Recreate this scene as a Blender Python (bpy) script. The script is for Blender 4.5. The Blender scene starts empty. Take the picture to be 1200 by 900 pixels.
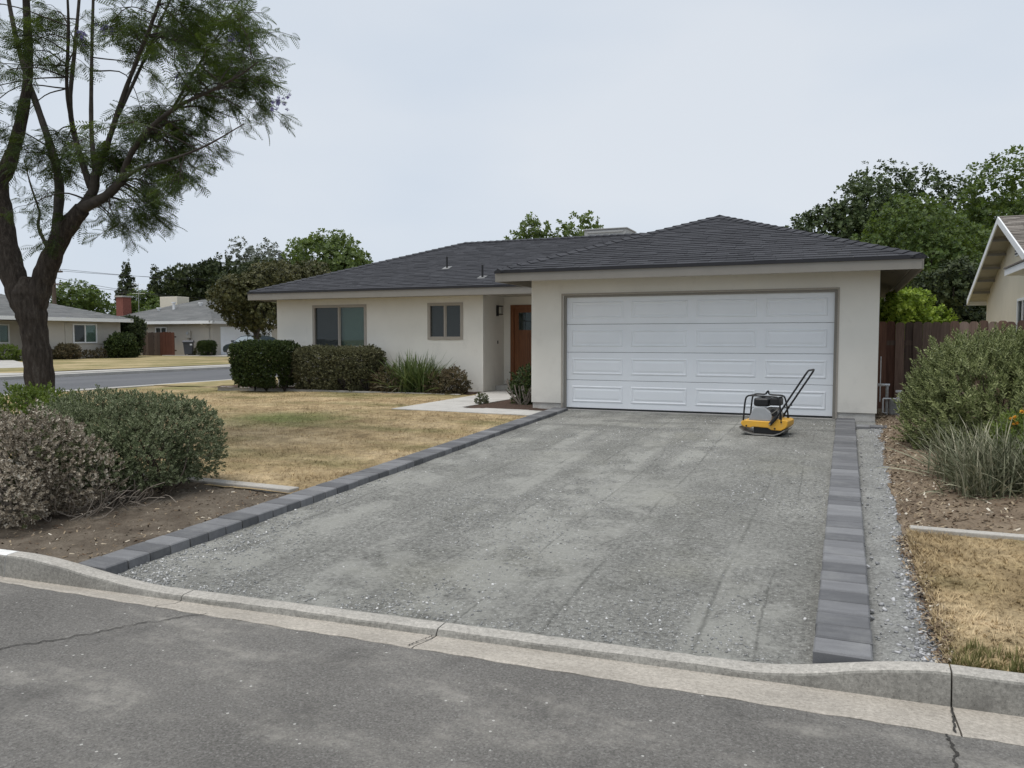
import bpy, math, random
import numpy as np
from mathutils import Vector, Matrix, Euler

R = math.radians
random.seed(7)
rng = np.random.default_rng(11)
scene = bpy.context.scene
COL = scene.collection

# ------------------------------------------------------------------ camera
CAM_H = 1.31
cam_d = bpy.data.cameras.new('camera')
cam_d.sensor_width = 36.0
cam_d.lens = 36.0 * 925.0 / 1200.0
cam_d.clip_start = 0.05
cam_d.clip_end = 2000.0
cam = bpy.data.objects.new('camera', cam_d)
COL.objects.link(cam)
cam.location = (0, 0, CAM_H)
cam.rotation_euler = (R(90 - 3.28), 0, R(22.9))
scene.camera = cam

# ------------------------------------------------------------------ world, overcast sky
SUN_EL, SUN_AZ = 74.0, 215.0          # azimuth clockwise from +Y: behind the camera
world = bpy.data.worlds.new('World')
scene.world = world
world.use_nodes = True
wn = world.node_tree
wn.nodes.clear()
w_out = wn.nodes.new('ShaderNodeOutputWorld')
w_bg = wn.nodes.new('ShaderNodeBackground')
w_sky = wn.nodes.new('ShaderNodeTexSky')
w_sky.sky_type = 'NISHITA'
w_sky.sun_disc = False
w_sky.sun_elevation = R(SUN_EL)
w_sky.sun_rotation = R(SUN_AZ)
w_hsv = wn.nodes.new('ShaderNodeHueSaturation')
w_hsv.inputs['Saturation'].default_value = 0.5
w_tc = wn.nodes.new('ShaderNodeTexCoord')
w_map = wn.nodes.new('ShaderNodeMapping')
w_map.inputs['Scale'].default_value = (1.0, 1.0, 2.6)
w_nz = wn.nodes.new('ShaderNodeTexNoise')
w_nz.inputs['Scale'].default_value = 1.7
w_nz.inputs['Detail'].default_value = 4.0
w_nz.inputs['Roughness'].default_value = 0.45
w_rmp = wn.nodes.new('ShaderNodeValToRGB')
w_rmp.color_ramp.elements[0].position = 0.34
w_rmp.color_ramp.elements[0].color = (0.735, 0.842, 0.985, 1)
w_rmp.color_ramp.elements[1].position = 0.66
w_rmp.color_ramp.elements[1].color = (0.90, 0.962, 1.045, 1)
w_mul = wn.nodes.new('ShaderNodeVectorMath')
w_mul.operation = 'SCALE'
w_mul.inputs['Scale'].default_value = 4.45
w_mix = wn.nodes.new('ShaderNodeMix')
w_mix.data_type = 'RGBA'
w_mix.inputs[0].default_value = 0.93
wl = wn.links.new
wl(w_sky.outputs[0], w_hsv.inputs['Color'])
wl(w_tc.outputs['Generated'], w_map.inputs[0])
wl(w_map.outputs[0], w_nz.inputs['Vector'])
wl(w_nz.outputs['Fac'], w_rmp.inputs[0])
wl(w_rmp.outputs[0], w_mul.inputs[0])
wl(w_hsv.outputs[0], w_mix.inputs[6])
wl(w_mul.outputs[0], w_mix.inputs[7])
wl(w_mix.outputs[2], w_bg.inputs['Color'])
w_bg.inputs['Strength'].default_value = 0.1
wl(w_bg.outputs[0], w_out.inputs[0])

sun_d = bpy.data.lights.new('sun', 'SUN')
sun_d.energy = 1.5
sun_d.angle = R(38)
sun_d.color = (1.0, 0.965, 0.92)
sun = bpy.data.objects.new('sun', sun_d)
COL.objects.link(sun)
_az, _el = R(SUN_AZ), R(SUN_EL)
to_sun = Vector((math.sin(_az) * math.cos(_el), math.cos(_az) * math.cos(_el), math.sin(_el)))
sun.rotation_euler = to_sun.to_track_quat('Z', 'Y').to_euler()
sun.location = to_sun * 60

scene.view_settings.view_transform = 'Standard'
scene.view_settings.look = 'None'
scene.view_settings.exposure = 0.84
scene.view_settings.gamma = 1.0
scene.view_settings.use_curve_mapping = False
scene.render.engine = 'CYCLES'
scene.cycles.use_denoising = True
scene.cycles.max_bounces = 6
scene.cycles.transparent_max_bounces = 12

# ------------------------------------------------------------------ helpers: materials
class NT:
    def __init__(self, name):
        self.m = bpy.data.materials.new(name)
        self.m.use_nodes = True
        self.t = self.m.node_tree
        self.t.nodes.clear()
        self.out = self.t.nodes.new('ShaderNodeOutputMaterial')
        self.geo = None
    def set(self, sock, v):
        if isinstance(v, bpy.types.NodeSocket):
            self.t.links.new(v, sock)
        elif isinstance(v, (tuple, list)) and len(v) == 3 and sock.type == 'RGBA':
            sock.default_value = (*v, 1)
        else:
            sock.default_value = v
    def n(self, typ, out=0, attrs=None, **ins):
        nd = self.t.nodes.new('ShaderNode' + typ)
        for k, v in (attrs or {}).items():
            setattr(nd, k, v)
        for k, v in ins.items():
            key = int(k[1:]) if k[0] == 'i' and k[1:].isdigit() else k.replace('_', ' ')
            self.set(nd.inputs[key], v)
        return nd.outputs[out]
    def pos(self):
        if self.geo is None:
            self.geo = self.t.nodes.new('ShaderNodeNewGeometry')
        return self.geo.outputs['Position']
    def island(self):
        self.pos()
        oi = self.n('ObjectInfo', 'Random')
        return self.n('Math', attrs={'operation': 'FRACT'}, i0=self.n('Math', i0=self.geo.outputs['Random Per Island'], i1=oi))
    def noise(self, scale, detail=3, rough=0.5, vec=None, stretch=None, out='Fac'):
        v = vec if vec is not None else self.pos()
        if stretch:
            v = self.n('Mapping', i0=v, Scale=stretch)
        return self.n('TexNoise', out, Vector=v, Scale=scale, Detail=detail, Roughness=rough)
    def ramp(self, fac, stops):
        nd = self.t.nodes.new('ShaderNodeValToRGB')
        el = nd.color_ramp.elements
        while len(el) < len(stops):
            el.new(0.5)
        for e, (p, c) in zip(el, stops):
            e.position = p
            e.color = (*c, 1) if isinstance(c, tuple) else (c, c, c, 1)
        self.set(nd.inputs[0], fac)
        return nd.outputs[0]
    def mix(self, fac, a, b, blend='MIX'):
        nd = self.t.nodes.new('ShaderNodeMix')
        nd.data_type = 'RGBA'
        nd.blend_type = blend
        self.set(nd.inputs[0], fac)
        self.set(nd.inputs[6], a)
        self.set(nd.inputs[7], b)
        return nd.outputs[2]
    def math(self, op, a, b=0.0):
        return self.n('Math', attrs={'operation': op}, i0=a, i1=b)
    def bump(self, h, strength=0.3, dist=0.01):
        return self.n('Bump', Height=h, Strength=strength, Distance=dist)
    def finish(self, color, rough=0.8, normal=None, metal=0.0, spec=0.3, **kw):
        b = self.t.nodes.new('ShaderNodeBsdfPrincipled')
        self.set(b.inputs['Base Color'], color)
        self.set(b.inputs['Roughness'], rough)
        self.set(b.inputs['Metallic'], metal)
        self.set(b.inputs['Specular IOR Level'], spec)
        if normal is not None:
            self.set(b.inputs['Normal'], normal)
        self.t.links.new(b.outputs[0], self.out.inputs[0])
        self.b = b
        return self.m

M = {}
def sc(c, k):
    return tuple(min(1, x * k) for x in c)
def plain(name, c, rough=0.6, metal=0.0, spec=0.4, var=0.12, scale=6.0, bump=0.0, bscale=60.0, bdist=0.004):
    t = NT(name)
    col = t.ramp(t.noise(scale, 5, 0.6), [(0.3, sc(c, 1 - var)), (0.7, sc(c, 1 + var))])
    nm = t.bump(t.noise(bscale, 4, 0.6), bump, bdist) if bump else None
    M[name] = t.finish(col, rough, nm, metal, spec)
    return M[name]
def leafmat(name, cols, transl=0.25, rough=0.55, pscale=1.5, patch=None):
    t = NT(name)
    n = len(cols)
    f = t.math('ADD', t.math('MULTIPLY', t.island(), 0.62), t.math('MULTIPLY', t.noise(pscale, 2), 0.4))
    c = t.ramp(f, [(0.15 + 0.7 * i / (n - 1), cols[i]) for i in range(n)])
    b = t.t.nodes.new('ShaderNodeBsdfPrincipled')
    t.set(b.inputs['Base Color'], c)
    b.inputs['Roughness'].default_value = rough
    b.inputs['Specular IOR Level'].default_value = 0.25
    tr = t.n('BsdfTranslucent', Color=t.mix(0.5, c, (0.3, 0.42, 0.05)) if transl > 0.2 else c)
    mx = t.n('MixShader', i0=transl, i1=b.outputs[0], i2=tr)
    t.t.links.new(mx, t.out.inputs[0])
    M[name] = t.m
    return t.m

# ------------------------------------------------------------------ helpers: numpy noise
_perm = rng.random((256, 256))
def vnoise(x, y):
    xi = np.floor(x).astype(int); yi = np.floor(y).astype(int)
    fx = x - xi; fy = y - yi
    fx = fx * fx * (3 - 2 * fx); fy = fy * fy * (3 - 2 * fy)
    g = lambda a, b: _perm[a & 255, b & 255]
    return (g(xi, yi) * (1 - fx) + g(xi + 1, yi) * fx) * (1 - fy) + (g(xi, yi + 1) * (1 - fx) + g(xi + 1, yi + 1) * fx) * fy
def fbm(x, y, o=4):
    x = np.asarray(x, float); y = np.asarray(y, float)
    s = 0; a = 0.5
    for i in range(o):
        s = s + a * vnoise(x * 2 ** i + 17.3 * i, y * 2 ** i + 5.1 * i); a *= 0.5
    return s

# ------------------------------------------------------------------ helpers: objects
WL = {}
def tag(o, label=None, cat=None, group=None, kind=None):
    if label: o['label'] = label
    if cat: o['category'] = cat
    if group: o['group'] = group
    if kind: o['kind'] = kind
    return o
def link(o, parent=None):
    COL.objects.link(o)
    if parent is not None:
        o.parent = parent
    return o
def thing(name, label, cat, loc=(0, 0, 0), rz=0.0, group=None):
    o = bpy.data.objects.new(name, None)
    link(o)
    o.location = loc
    o.rotation_euler = (0, 0, rz)
    o.empty_display_size = 0.2
    WL[o.name] = Vector(loc)
    return tag(o, label, cat, group)
def np_mesh(name, V, F):
    V = np.asarray(V, np.float32); F = np.asarray(F, np.int32)
    me = bpy.data.meshes.new(name)
    me.vertices.add(len(V)); me.vertices.foreach_set('co', V.ravel())
    n, k = F.shape
    me.loops.add(n * k); me.loops.foreach_set('vertex_index', F.ravel())
    me.polygons.add(n)
    me.polygons.foreach_set('loop_start', np.arange(n, dtype=np.int32) * k)
    me.polygons.foreach_set('loop_total', np.full(n, k, np.int32))
    me.update(calc_edges=True)
    return me
def place(name, me, mat, parent=None, kind=None, smooth=False):
    if mat is not None and len(me.materials) == 0:
        me.materials.append(M[mat] if isinstance(mat, str) else mat)
    if smooth:
        me.shade_smooth()
    o = bpy.data.objects.new(name, me)
    link(o, parent)
    WL[o.name] = WL[parent.name] if parent is not None and parent.name in WL else Vector((0, 0, 0))
    if kind: o['kind'] = kind
    return o
class MB:
    def __init__(self):
        self.v = []; self.f = []
    def add(self, vs, fs):
        b = len(self.v)
        self.v += [tuple(p) for p in vs]
        self.f += [tuple(i + b for i in f) for f in fs]
        return self
    def box(self, x0, x1, y0, y1, z0, z1):
        if x0 > x1: x0, x1 = x1, x0
        if y0 > y1: y0, y1 = y1, y0
        if z0 > z1: z0, z1 = z1, z0
        return self.add([(x0, y0, z0), (x1, y0, z0), (x1, y1, z0), (x0, y1, z0), (x0, y0, z1), (x1, y0, z1), (x1, y1, z1), (x0, y1, z1)],
                        [(3, 2, 1, 0), (4, 5, 6, 7), (0, 1, 5, 4), (1, 2, 6, 5), (2, 3, 7, 6), (3, 0, 4, 7)])
    def prism(self, poly, axis, a, b):
        n = len(poly)
        if axis == 'x': P = lambda p, t: (t, p[0], p[1])
        elif axis == 'y': P = lambda p, t: (p[0], t, p[1])
        else: P = lambda p, t: (p[0], p[1], t)
        vs = [P(p, a) for p in poly] + [P(p, b) for p in poly]
        fs = [tuple(range(n)), tuple(range(2 * n - 1, n - 1, -1))]
        fs += [(i, i + n, (i + 1) % n + n, (i + 1) % n) for i in range(n)]
        return self.add(vs, fs)
    def tube(self, pts, rad, n=8, cap=True):
        pts = [Vector(p) for p in pts]
        if not isinstance(rad, (list, tuple)): rad = [rad] * len(pts)
        t = (pts[1] - pts[0]).normalized()
        a = t.orthogonal().normalized()
        vs = []
        for i, p in enumerate(pts):
            d = (pts[min(i + 1, len(pts) - 1)] - pts[max(i - 1, 0)])
            if d.length > 1e-9: t = d.normalized()
            a = (a - t * a.dot(t))
            a = a.normalized() if a.length > 1e-6 else t.orthogonal().normalized()
            b = t.cross(a)
            for k in range(n):
                an = 2 * math.pi * k / n
                vs.append(p + (a * math.cos(an) + b * math.sin(an)) * rad[i])
        fs = []
        for i in range(len(pts) - 1):
            for k in range(n):
                k2 = (k + 1) % n
                fs.append((i * n + k, i * n + k2, (i + 1) * n + k2, (i + 1) * n + k))
        if cap:
            fs.append(tuple(range(n - 1, -1, -1)))
            fs.append(tuple((len(pts) - 1) * n + k for k in range(n)))
        return self.add(vs, fs)
    def cyl(self, c, axis, r, h, n=20):
        c = Vector(c); d = {'x': Vector((1, 0, 0)), 'y': Vector((0, 1, 0)), 'z': Vector((0, 0, 1))}[axis]
        return self.tube([c - d * h / 2, c + d * h / 2], r, n)
    def build(self, name, mat, parent=None, kind=None, smooth=False, bevel=0.0, local=False, seg=2):
        off = Vector((0, 0, 0)) if local or parent is None else WL.get(parent.name, Vector((0, 0, 0)))
        me = bpy.data.meshes.new(name)
        me.from_pydata([(p[0] - off.x, p[1] - off.y, p[2] - off.z) for p in self.v], [], self.f)
        me.update()
        o = place(name, me, mat, parent, kind, smooth)
        if bevel:
            md = o.modifiers.new('bevel', 'BEVEL')
            md.width = bevel; md.segments = seg; md.limit_method = 'ANGLE'; md.angle_limit = R(35)
        return o
def box(name, mat, parent, x0, x1, y0, y1, z0, z1, bevel=0.0, **k):
    return MB().box(x0, x1, y0, y1, z0, z1).build(name, mat, parent, bevel=bevel, **k)
def struct(o, name=None):
    o['kind'] = 'structure'
    return o
def smooth_path(pts, k=4):
    """Catmull-Rom through tuples of any dimension"""
    P = [np.array(p, float) for p in pts]
    P = [2 * P[0] - P[1]] + P + [2 * P[-1] - P[-2]]
    out = []
    for i in range(1, len(P) - 2):
        for j in range(k):
            t = j / k
            a, b, c, d = P[i - 1], P[i], P[i + 1], P[i + 2]
            out.append(0.5 * (2 * b + (c - a) * t + (2 * a - 5 * b + 4 * c - d) * t * t + (3 * b - a - 3 * c + d) * t ** 3))
    out.append(P[-2])
    return out
def sheet(name, mat, xs, ys, zf, kind='structure', parent=None, xf=None, keep=None):
    """grid sheet; xs, ys 1-D arrays, zf(X, Y) heights"""
    X, Y = np.meshgrid(xs, ys)
    if xf is not None: X, Y = xf(X, Y)
    Z = zf(X, Y) + 0 * X
    ny, nx = X.shape
    i = np.arange(ny * nx).reshape(ny, nx)
    F = np.stack([i[:-1, :-1], i[:-1, 1:], i[1:, 1:], i[1:, :-1]], -1).reshape(-1, 4)
    V = np.stack([X, Y, Z], -1).reshape(-1, 3)
    if keep is not None:
        c = V[F].mean(1)
        F = F[keep(c[:, 0], c[:, 1])]
    return place(name, np_mesh(name, V, F), mat, parent, kind, True)
def scatter(name, mat, TV, TF, L, Rm, S, parent=None, kind=None, off=(0, 0, 0), smooth=False):
    """copies of a template (TV, TF) at L, rotated by Rm (N,3,3), scaled by S (N,) or (N,3): one mesh"""
    TV = np.asarray(TV, float); TF = np.asarray(TF, int)
    S = np.asarray(S, float)
    S = S[:, None] if S.ndim == 1 else S
    V = np.einsum('nij,nkj->nki', Rm, TV[None] * S[:, None, :]) + np.asarray(L)[:, None, :] - np.asarray(off)
    F = TF[None] + (np.arange(len(L)) * len(TV))[:, None, None]
    return place(name, np_mesh(name, V.reshape(-1, 3), F.reshape(-1, TF.shape[1])), mat, parent, kind, smooth)
def rots(D, spin=None):
    """(N,3,3) frames whose local Z follows D"""
    D = D / np.linalg.norm(D, axis=1, keepdims=True)
    n = len(D)
    up = np.tile([0.0, 0, 1], (n, 1)); up[np.abs(D[:, 2]) > 0.95] = (1, 0, 0)
    A = np.cross(up, D); A /= np.linalg.norm(A, axis=1, keepdims=True)
    B = np.cross(D, A)
    s = rng.random(n) * 2 * np.pi if spin is None else spin
    A2 = A * np.cos(s)[:, None] + B * np.sin(s)[:, None]
    B2 = np.cross(D, A2)
    return np.stack([A2, B2, D], -1)
def rand_dirs(n):
    d = rng.normal(size=(n, 3))
    return d / np.linalg.norm(d, axis=1, keepdims=True)

# ------------------------------------------------------------------ heights of the place
def D(y): return -0.385 + 0.0342 * (np.clip(y, 3.5, 14.2) - 4.1)       # compacted driveway base
def T(y): return D(y) + 0.078 - 0.0025 * (np.clip(y, 4, 14.2) - 4.1)                                           # top of the paver borders
def Ya(x): return 3.785 + 0.029 * np.clip(x, -9, 4)                      # asphalt edge
def Yb(x): return 4.265 + 0.062 * np.clip(x, -6.2, 4) - 0.012 * np.clip(x, 0, 4)                     # back of the kerb
def lawn_z(x, y):
    z = np.minimum(T(y) - 0.012, -0.045)
    w = np.clip((-x - 9) / 11.0, 0, 1); w = w * w * (3 - 2 * w)
    return z * (1 - w) + (-0.17) * w

# ------------------------------------------------------------------ materials
t = NT('asphalt')
c = t.ramp(t.noise(0.8, 5, 0.6), [(0.3, (0.142, 0.135, 0.124)), (0.72, (0.203, 0.193, 0.177))])
grain = t.noise(75, 8, 0.84)
c = t.mix(0.7, c, t.ramp(grain, [(0.36, 0.14), (0.5, 0.5), (0.64, 0.86)]), 'OVERLAY')
spk = t.n('TexVoronoi', 'Color', Vector=t.pos(), Scale=120.0)
sr = t.n('SeparateXYZ', 'X', i0=spk)
c = t.mix(t.ramp(sr, [(0.88, 0.0), (0.95, 0.35)]), c, (0.36, 0.35, 0.33))
dust = t.math('MULTIPLY', t.ramp(t.noise(1.5, 7, 0.66, stretch=(0.8, 1.7, 1)), [(0.50, 0.0), (0.66, 1.0)]), t.ramp(t.noise(9, 6, 0.75), [(0.36, 0.0), (0.60, 1.0)]))
c = t.mix(t.math('MULTIPLY', dust, 0.6), c, (0.40, 0.378, 0.335))
vor = t.n('TexVoronoi', 'Distance', Vector=t.pos(), Scale=13.0, Randomness=1.0)
chip = t.math('MULTIPLY', t.math('LESS_THAN', vor, 0.085), t.math('GREATER_THAN', t.noise(9, 2), 0.53))
c = t.mix(t.math('MULTIPLY', chip, 0.85), c, (0.60, 0.585, 0.55))
dark = t.ramp(t.noise(2.1, 6, 0.7, stretch=(1.3, 0.7, 1)), [(0.55, 0.0), (0.70, 1.0)])
c = t.mix(t.math('MULTIPLY', dark, 0.45), c, (0.075, 0.072, 0.068))
M['asphalt'] = t.finish(c, 0.85, t.bump(grain, 0.9, 0.012), spec=0.25)

t = NT('far_asphalt')
M['far_asphalt'] = t.finish(t.ramp(t.noise(0.5, 6, 0.6, stretch=(1.4, 0.3, 1)), [(0.3, (0.088, 0.09, 0.096)), (0.7, (0.125, 0.126, 0.13))]), 0.85)

def concrete(name, c, agg=0.35, stain=0.4, stc=(0.30, 0.25, 0.19)):
    t = NT(name)
    col = t.ramp(t.noise(2.2, 6, 0.6), [(0.3, sc(c, 0.86)), (0.7, sc(c, 1.1))])
    col = t.mix(agg, col, t.ramp(t.noise(45, 9, 0.85), [(0.36, 0.14), (0.64, 0.86)]), 'OVERLAY')
    s = t.ramp(t.noise(5, 6, 0.7, stretch=(0.6, 1.6, 1)), [(0.48, 0.0), (0.75, 1.0)])
    col = t.mix(t.math('MULTIPLY', s, stain), col, stc)
    vor = t.n('TexVoronoi', 'Distance', Vector=t.pos(), Scale=38.0)
    pit = t.math('MULTIPLY', t.math('LESS_THAN', vor, 0.13), t.math('GREATER_THAN', t.noise(7, 2), 0.52))
    col = t.mix(t.math('MULTIPLY', pit, 0.6), col, sc(c, 0.35))
    M[name] = t.finish(col, 0.88, t.bump(t.noise(110, 4, 0.7), 0.4, 0.004), spec=0.2)
concrete('kerb_concrete', (0.37, 0.35, 0.315), 0.5, 0.35, (0.26, 0.235, 0.20))
concrete('pan_concrete', (0.365, 0.333, 0.288), 0.5, 0.5, (0.25, 0.225, 0.19))
concrete('scuffed_shaded_concrete', (0.25, 0.24, 0.215), 0.6, 0.75, (0.12, 0.115, 0.105))  # kerb faces: scuffs and dirt, plus the upright side's shade put into the colour
concrete('walk_concrete', (0.47, 0.455, 0.425), 0.2, 0.18)
concrete('far_concrete', (0.42, 0.405, 0.375), 0.15, 0.15)
concrete('edging_concrete', (0.40, 0.38, 0.345), 0.3, 0.3)
concrete('kerb_paint', (0.70, 0.70, 0.68), 0.3, 0.5, (0.34, 0.31, 0.27))
concrete('stem_concrete', (0.62, 0.60, 0.56), 0.3, 0.35)
plain('crack_dark', (0.035, 0.032, 0.028), 0.95)
plain('joint_dark', (0.06, 0.055, 0.05), 0.95)

# compacted grey crushed rock with the plate's passes
t = NT('compacted_base')
P = t.pos()
c = t.ramp(t.noise(1.1, 8, 0.68, stretch=(1.1, 0.8, 1)), [(0.3, (0.168, 0.167, 0.153)), (0.5, (0.215, 0.213, 0.196)), (0.72, (0.262, 0.260, 0.238))])
# smooth slurry lanes left by the plate, straight towards the garage
lane = t.noise(1.0, 2, 0.5, stretch=(1.9, 0.12, 1))
slur = t.math('MULTIPLY', t.ramp(lane, [(0.47, 0.0), (0.60, 1.0)]), t.ramp(t.noise(1.7, 6, 0.7, stretch=(1.0, 0.8, 1)), [(0.44, 0.0), (0.54, 1.0)]))
c = t.mix(t.math('MULTIPLY', slur, 0.7), c, (0.325, 0.322, 0.293))
sx_n = t.n('SeparateXYZ', 'X', i0=P)
jag = t.math('MULTIPLY', t.math('SUBTRACT', t.noise(7, 5, 0.65), 0.5), 0.05)
sxw = t.math('ADD', t.math('ADD', sx_n, t.math('MULTIPLY', t.math('SUBTRACT', t.noise(0.35, 2, 0.5), 0.5), 0.18)), jag)
for x0, w0 in ((-4.50, .014), (-3.75, .009), (-2.72, .013), (-1.62, .014), (-0.74, .016), (-0.42, .009), (-3.2, .008), (-2.15, .008)):
    df = t.math('SUBTRACT', sxw, x0)
    lm_ = t.math('MULTIPLY', t.n('MapRange', i0=t.math('ABSOLUTE', df), From_Min=w0 * 1.5, From_Max=w0 * 0.2), t.ramp(t.noise(1.1, 5, 0.65, stretch=(1, 0.7, 1)), [(0.42, 0.0), (0.54, 1.0)]))
    c = t.mix(t.math('MULTIPLY', lm_, 0.6), c, (0.105, 0.105, 0.095))
blot = t.ramp(t.noise(1.3, 7, 0.72), [(0.53, 0.0), (0.66, 1.0)])
c = t.mix(t.math('MULTIPLY', blot, 0.42), c, (0.13, 0.129, 0.113))
damp = t.ramp(t.noise(1.5, 6, 0.65, stretch=(0.4, 2.2, 1)), [(0.50, 0.0), (0.64, 1.0)])
sep = t.n('SeparateXYZ', 'Y', i0=P)
nr = t.n('MapRange', From_Min=9.5, From_Max=13.0, i0=sep)
c = t.mix(t.math('MULTIPLY', t.math('MULTIPLY', damp, nr), 0.6), c, (0.10, 0.10, 0.092))
tan_ = t.ramp(t.noise(0.7, 4, 0.6), [(0.55, 0.0), (0.7, 1.0)])
c = t.mix(t.math('MULTIPLY', tan_, 0.25), c, (0.255, 0.248, 0.195))
grain = t.noise(30, 10, 0.86)
gm = t.math('SUBTRACT', 1.0, t.math('MULTIPLY', slur, 0.7))
c = t.mix(t.math('MULTIPLY', gm, 0.85), c, t.ramp(grain, [(0.36, 0.12), (0.5, 0.5), (0.64, 0.88)]), 'OVERLAY')
for s_, th_ in ((60.0, 0.84), (34.0, 0.92)):
    vd = t.t.nodes.new('ShaderNodeTexVoronoi'); vd.inputs['Scale'].default_value = s_
    t.t.links.new(P, vd.inputs['Vector'])
    cell = t.n('SeparateXYZ', 'X', i0=vd.outputs['Color'])
    st_ = t.math('MULTIPLY', t.math('LESS_THAN', vd.outputs['Distance'], 0.30), t.math('GREATER_THAN', cell, th_))
    st_ = t.math('MULTIPLY', st_, t.math('GREATER_THAN', t.noise(2.5, 4, 0.6), 0.44))
    c = t.mix(t.math('MULTIPLY', st_, 0.65), c, (0.44, 0.44, 0.42))
M['compacted_base'] = t.finish(c, 0.95, t.bump(grain, 0.9, 0.016), spec=0.1)

t = NT('loose_gravel')
M['loose_gravel'] = t.finish(t.mix(0.7, t.ramp(t.noise(3, 4), [(0.3, (0.19, 0.19, 0.18)), (0.7, (0.265, 0.265, 0.25))]), t.ramp(t.noise(40, 8, 0.85), [(0.36, 0.12), (0.64, 0.88)]), 'OVERLAY'), 0.95, t.bump(t.noise(60, 4, 0.75), 0.8, 0.012), spec=0.1)
t = NT('stone_chip')
M['stone_chip'] = t.finish(t.ramp(t.island(), [(0.0, (0.19, 0.193, 0.188)), (0.5, (0.29, 0.292, 0.285)), (0.85, (0.42, 0.42, 0.41)), (1.0, (0.70, 0.69, 0.67))]), 0.9, spec=0.15)
t = NT('grey_stone_chip')
M['grey_stone_chip'] = t.finish(t.ramp(t.island(), [(0.0, (0.18, 0.182, 0.186)), (0.6, (0.33, 0.332, 0.336)), (1.0, (0.56, 0.56, 0.565))]), 0.9, spec=0.15)

t = NT('paver')
c = t.ramp(t.island(), [(0.0, (0.096, 0.097, 0.101)), (0.5, (0.134, 0.135, 0.140)), (1.0, (0.20, 0.201, 0.206))])
c = t.mix(0.45, c, t.ramp(t.noise(9, 5, 0.6, stretch=(0.5, 2.5, 1)), [(0.3, 0.36), (0.7, 0.64)]), 'OVERLAY')
c = t.mix(0.3, c, t.ramp(t.noise(220, 2, 0.7), [(0.3, 0.3), (0.7, 0.7)]), 'OVERLAY')
dst = t.ramp(t.noise(3.3, 6, 0.7), [(0.5, 0.0), (0.78, 1.0)])
c = t.mix(t.math('MULTIPLY', dst, 0.35), c, (0.30, 0.30, 0.285))
M['paver'] = t.finish(c, 0.8, t.bump(t.noise(140, 3, 0.7), 0.25, 0.003), spec=0.25)

t = NT('soil')
c = t.ramp(t.noise(4, 6, 0.65), [(0.3, (0.075, 0.060, 0.046)), (0.55, (0.128, 0.106, 0.082)), (0.8, (0.19, 0.162, 0.128))])
c = t.mix(0.6, c, t.ramp(t.noise(70, 4, 0.8), [(0.3, 0.2), (0.7, 0.8)]), 'OVERLAY')
M['soil'] = t.finish(c, 0.95, t.bump(t.noise(45, 5, 0.75), 0.8, 0.012), spec=0.1)
t = NT('straw_mulch')
c = t.ramp(t.noise(2.2, 6, 0.65), [(0.3, (0.12, 0.090, 0.064)), (0.55, (0.20, 0.155, 0.110)), (0.8, (0.30, 0.24, 0.172))])
c = t.mix(0.7, c, t.ramp(t.noise(40, 4, 0.8, stretch=(1, 2.2, 1)), [(0.3, 0.2), (0.7, 0.8)]), 'OVERLAY')
M['straw_mulch'] = t.finish(c, 0.95, t.bump(t.noise(38, 5, 0.75), 0.9, 0.015), spec=0.1)
t = NT('bark_mulch')
c = t.ramp(t.noise(30, 4, 0.75), [(0.3, (0.04, 0.028, 0.023)), (0.6, (0.10, 0.068, 0.052)), (0.8, (0.17, 0.12, 0.09))])
M['bark_mulch'] = t.finish(c, 0.95, t.bump(t.noise(40, 4, 0.75), 0.9, 0.02), spec=0.1)
t = NT('mulch_bits')
M['mulch_bits'] = t.finish(t.ramp(t.island(), [(0.0, (0.08, 0.05, 0.035)), (0.5, (0.20, 0.150, 0.10)), (0.85, (0.34, 0.275, 0.19)), (1.0, (0.6, 0.55, 0.46))]), 0.9, spec=0.1)

# straw-coloured lawn: the same patches on the soil sheet and on the blades
def lawn_color(t, blades):
    P = t.pos()
    n = t.noise(1.1, 5, 0.62)
    c = t.ramp(n, [(0.28, (0.225, 0.165, 0.090)), (0.48, (0.37, 0.28, 0.158)), (0.7, (0.50, 0.39, 0.24))])
    g = t.ramp(t.noise(0.55, 4, 0.6, stretch=(0.6, 1.5, 1)), [(0.50, 0.0), (0.66, 1.0)])
    c = t.mix(t.math('MULTIPLY', g, 0.6), c, (0.15, 0.15, 0.06))
    # the watered green patch beside the hedge and the greener strip in front of the house bed
    v = t.n('VectorMath', 'Vector', {'operation': 'SUBTRACT'}, i0=P, i1=(-9.15, 11.2, 0))
    v = t.n('VectorMath', 'Vector', {'operation': 'MULTIPLY'}, i0=v, i1=(0.55, 0.8, 0))
    d = t.n('VectorMath', 'Value', {'operation': 'LENGTH'}, i0=v)
    d = t.math('ADD', d, t.math('MULTIPLY', t.noise(1.6, 4), 0.9))
    gp = t.n('MapRange', i0=d, From_Min=1.45, From_Max=0.65)
    c = t.mix(t.math('MULTIPLY', gp, 0.75), c, (0.115, 0.155, 0.045))
    sep = t.n('SeparateXYZ', 'Y', i0=P)
    gs = t.math('MULTIPLY', t.n('MapRange', i0=sep, From_Min=15.4, From_Max=17.2), t.ramp(t.noise(0.9, 3), [(0.36, 0.0), (0.55, 1.0)]))
    c = t.mix(t.math('MULTIPLY', gs, 0.7), c, (0.17, 0.165, 0.06))
    c = t.mix(0.55, c, t.ramp(t.noise(5, 7, 0.75), [(0.36, 0.25), (0.64, 0.75)]), 'OVERLAY')
    if blades:
        c = t.mix(0.65, c, t.ramp(t.island(), [(0.0, 0.26), (0.5, 0.5), (1.0, 0.76)]), 'OVERLAY')
    else:
        c = t.mix(0.6, c, t.ramp(t.noise(32, 4, 0.8), [(0.3, 0.22), (0.7, 0.72)]), 'OVERLAY')
    return c
t = NT('lawn')
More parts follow.
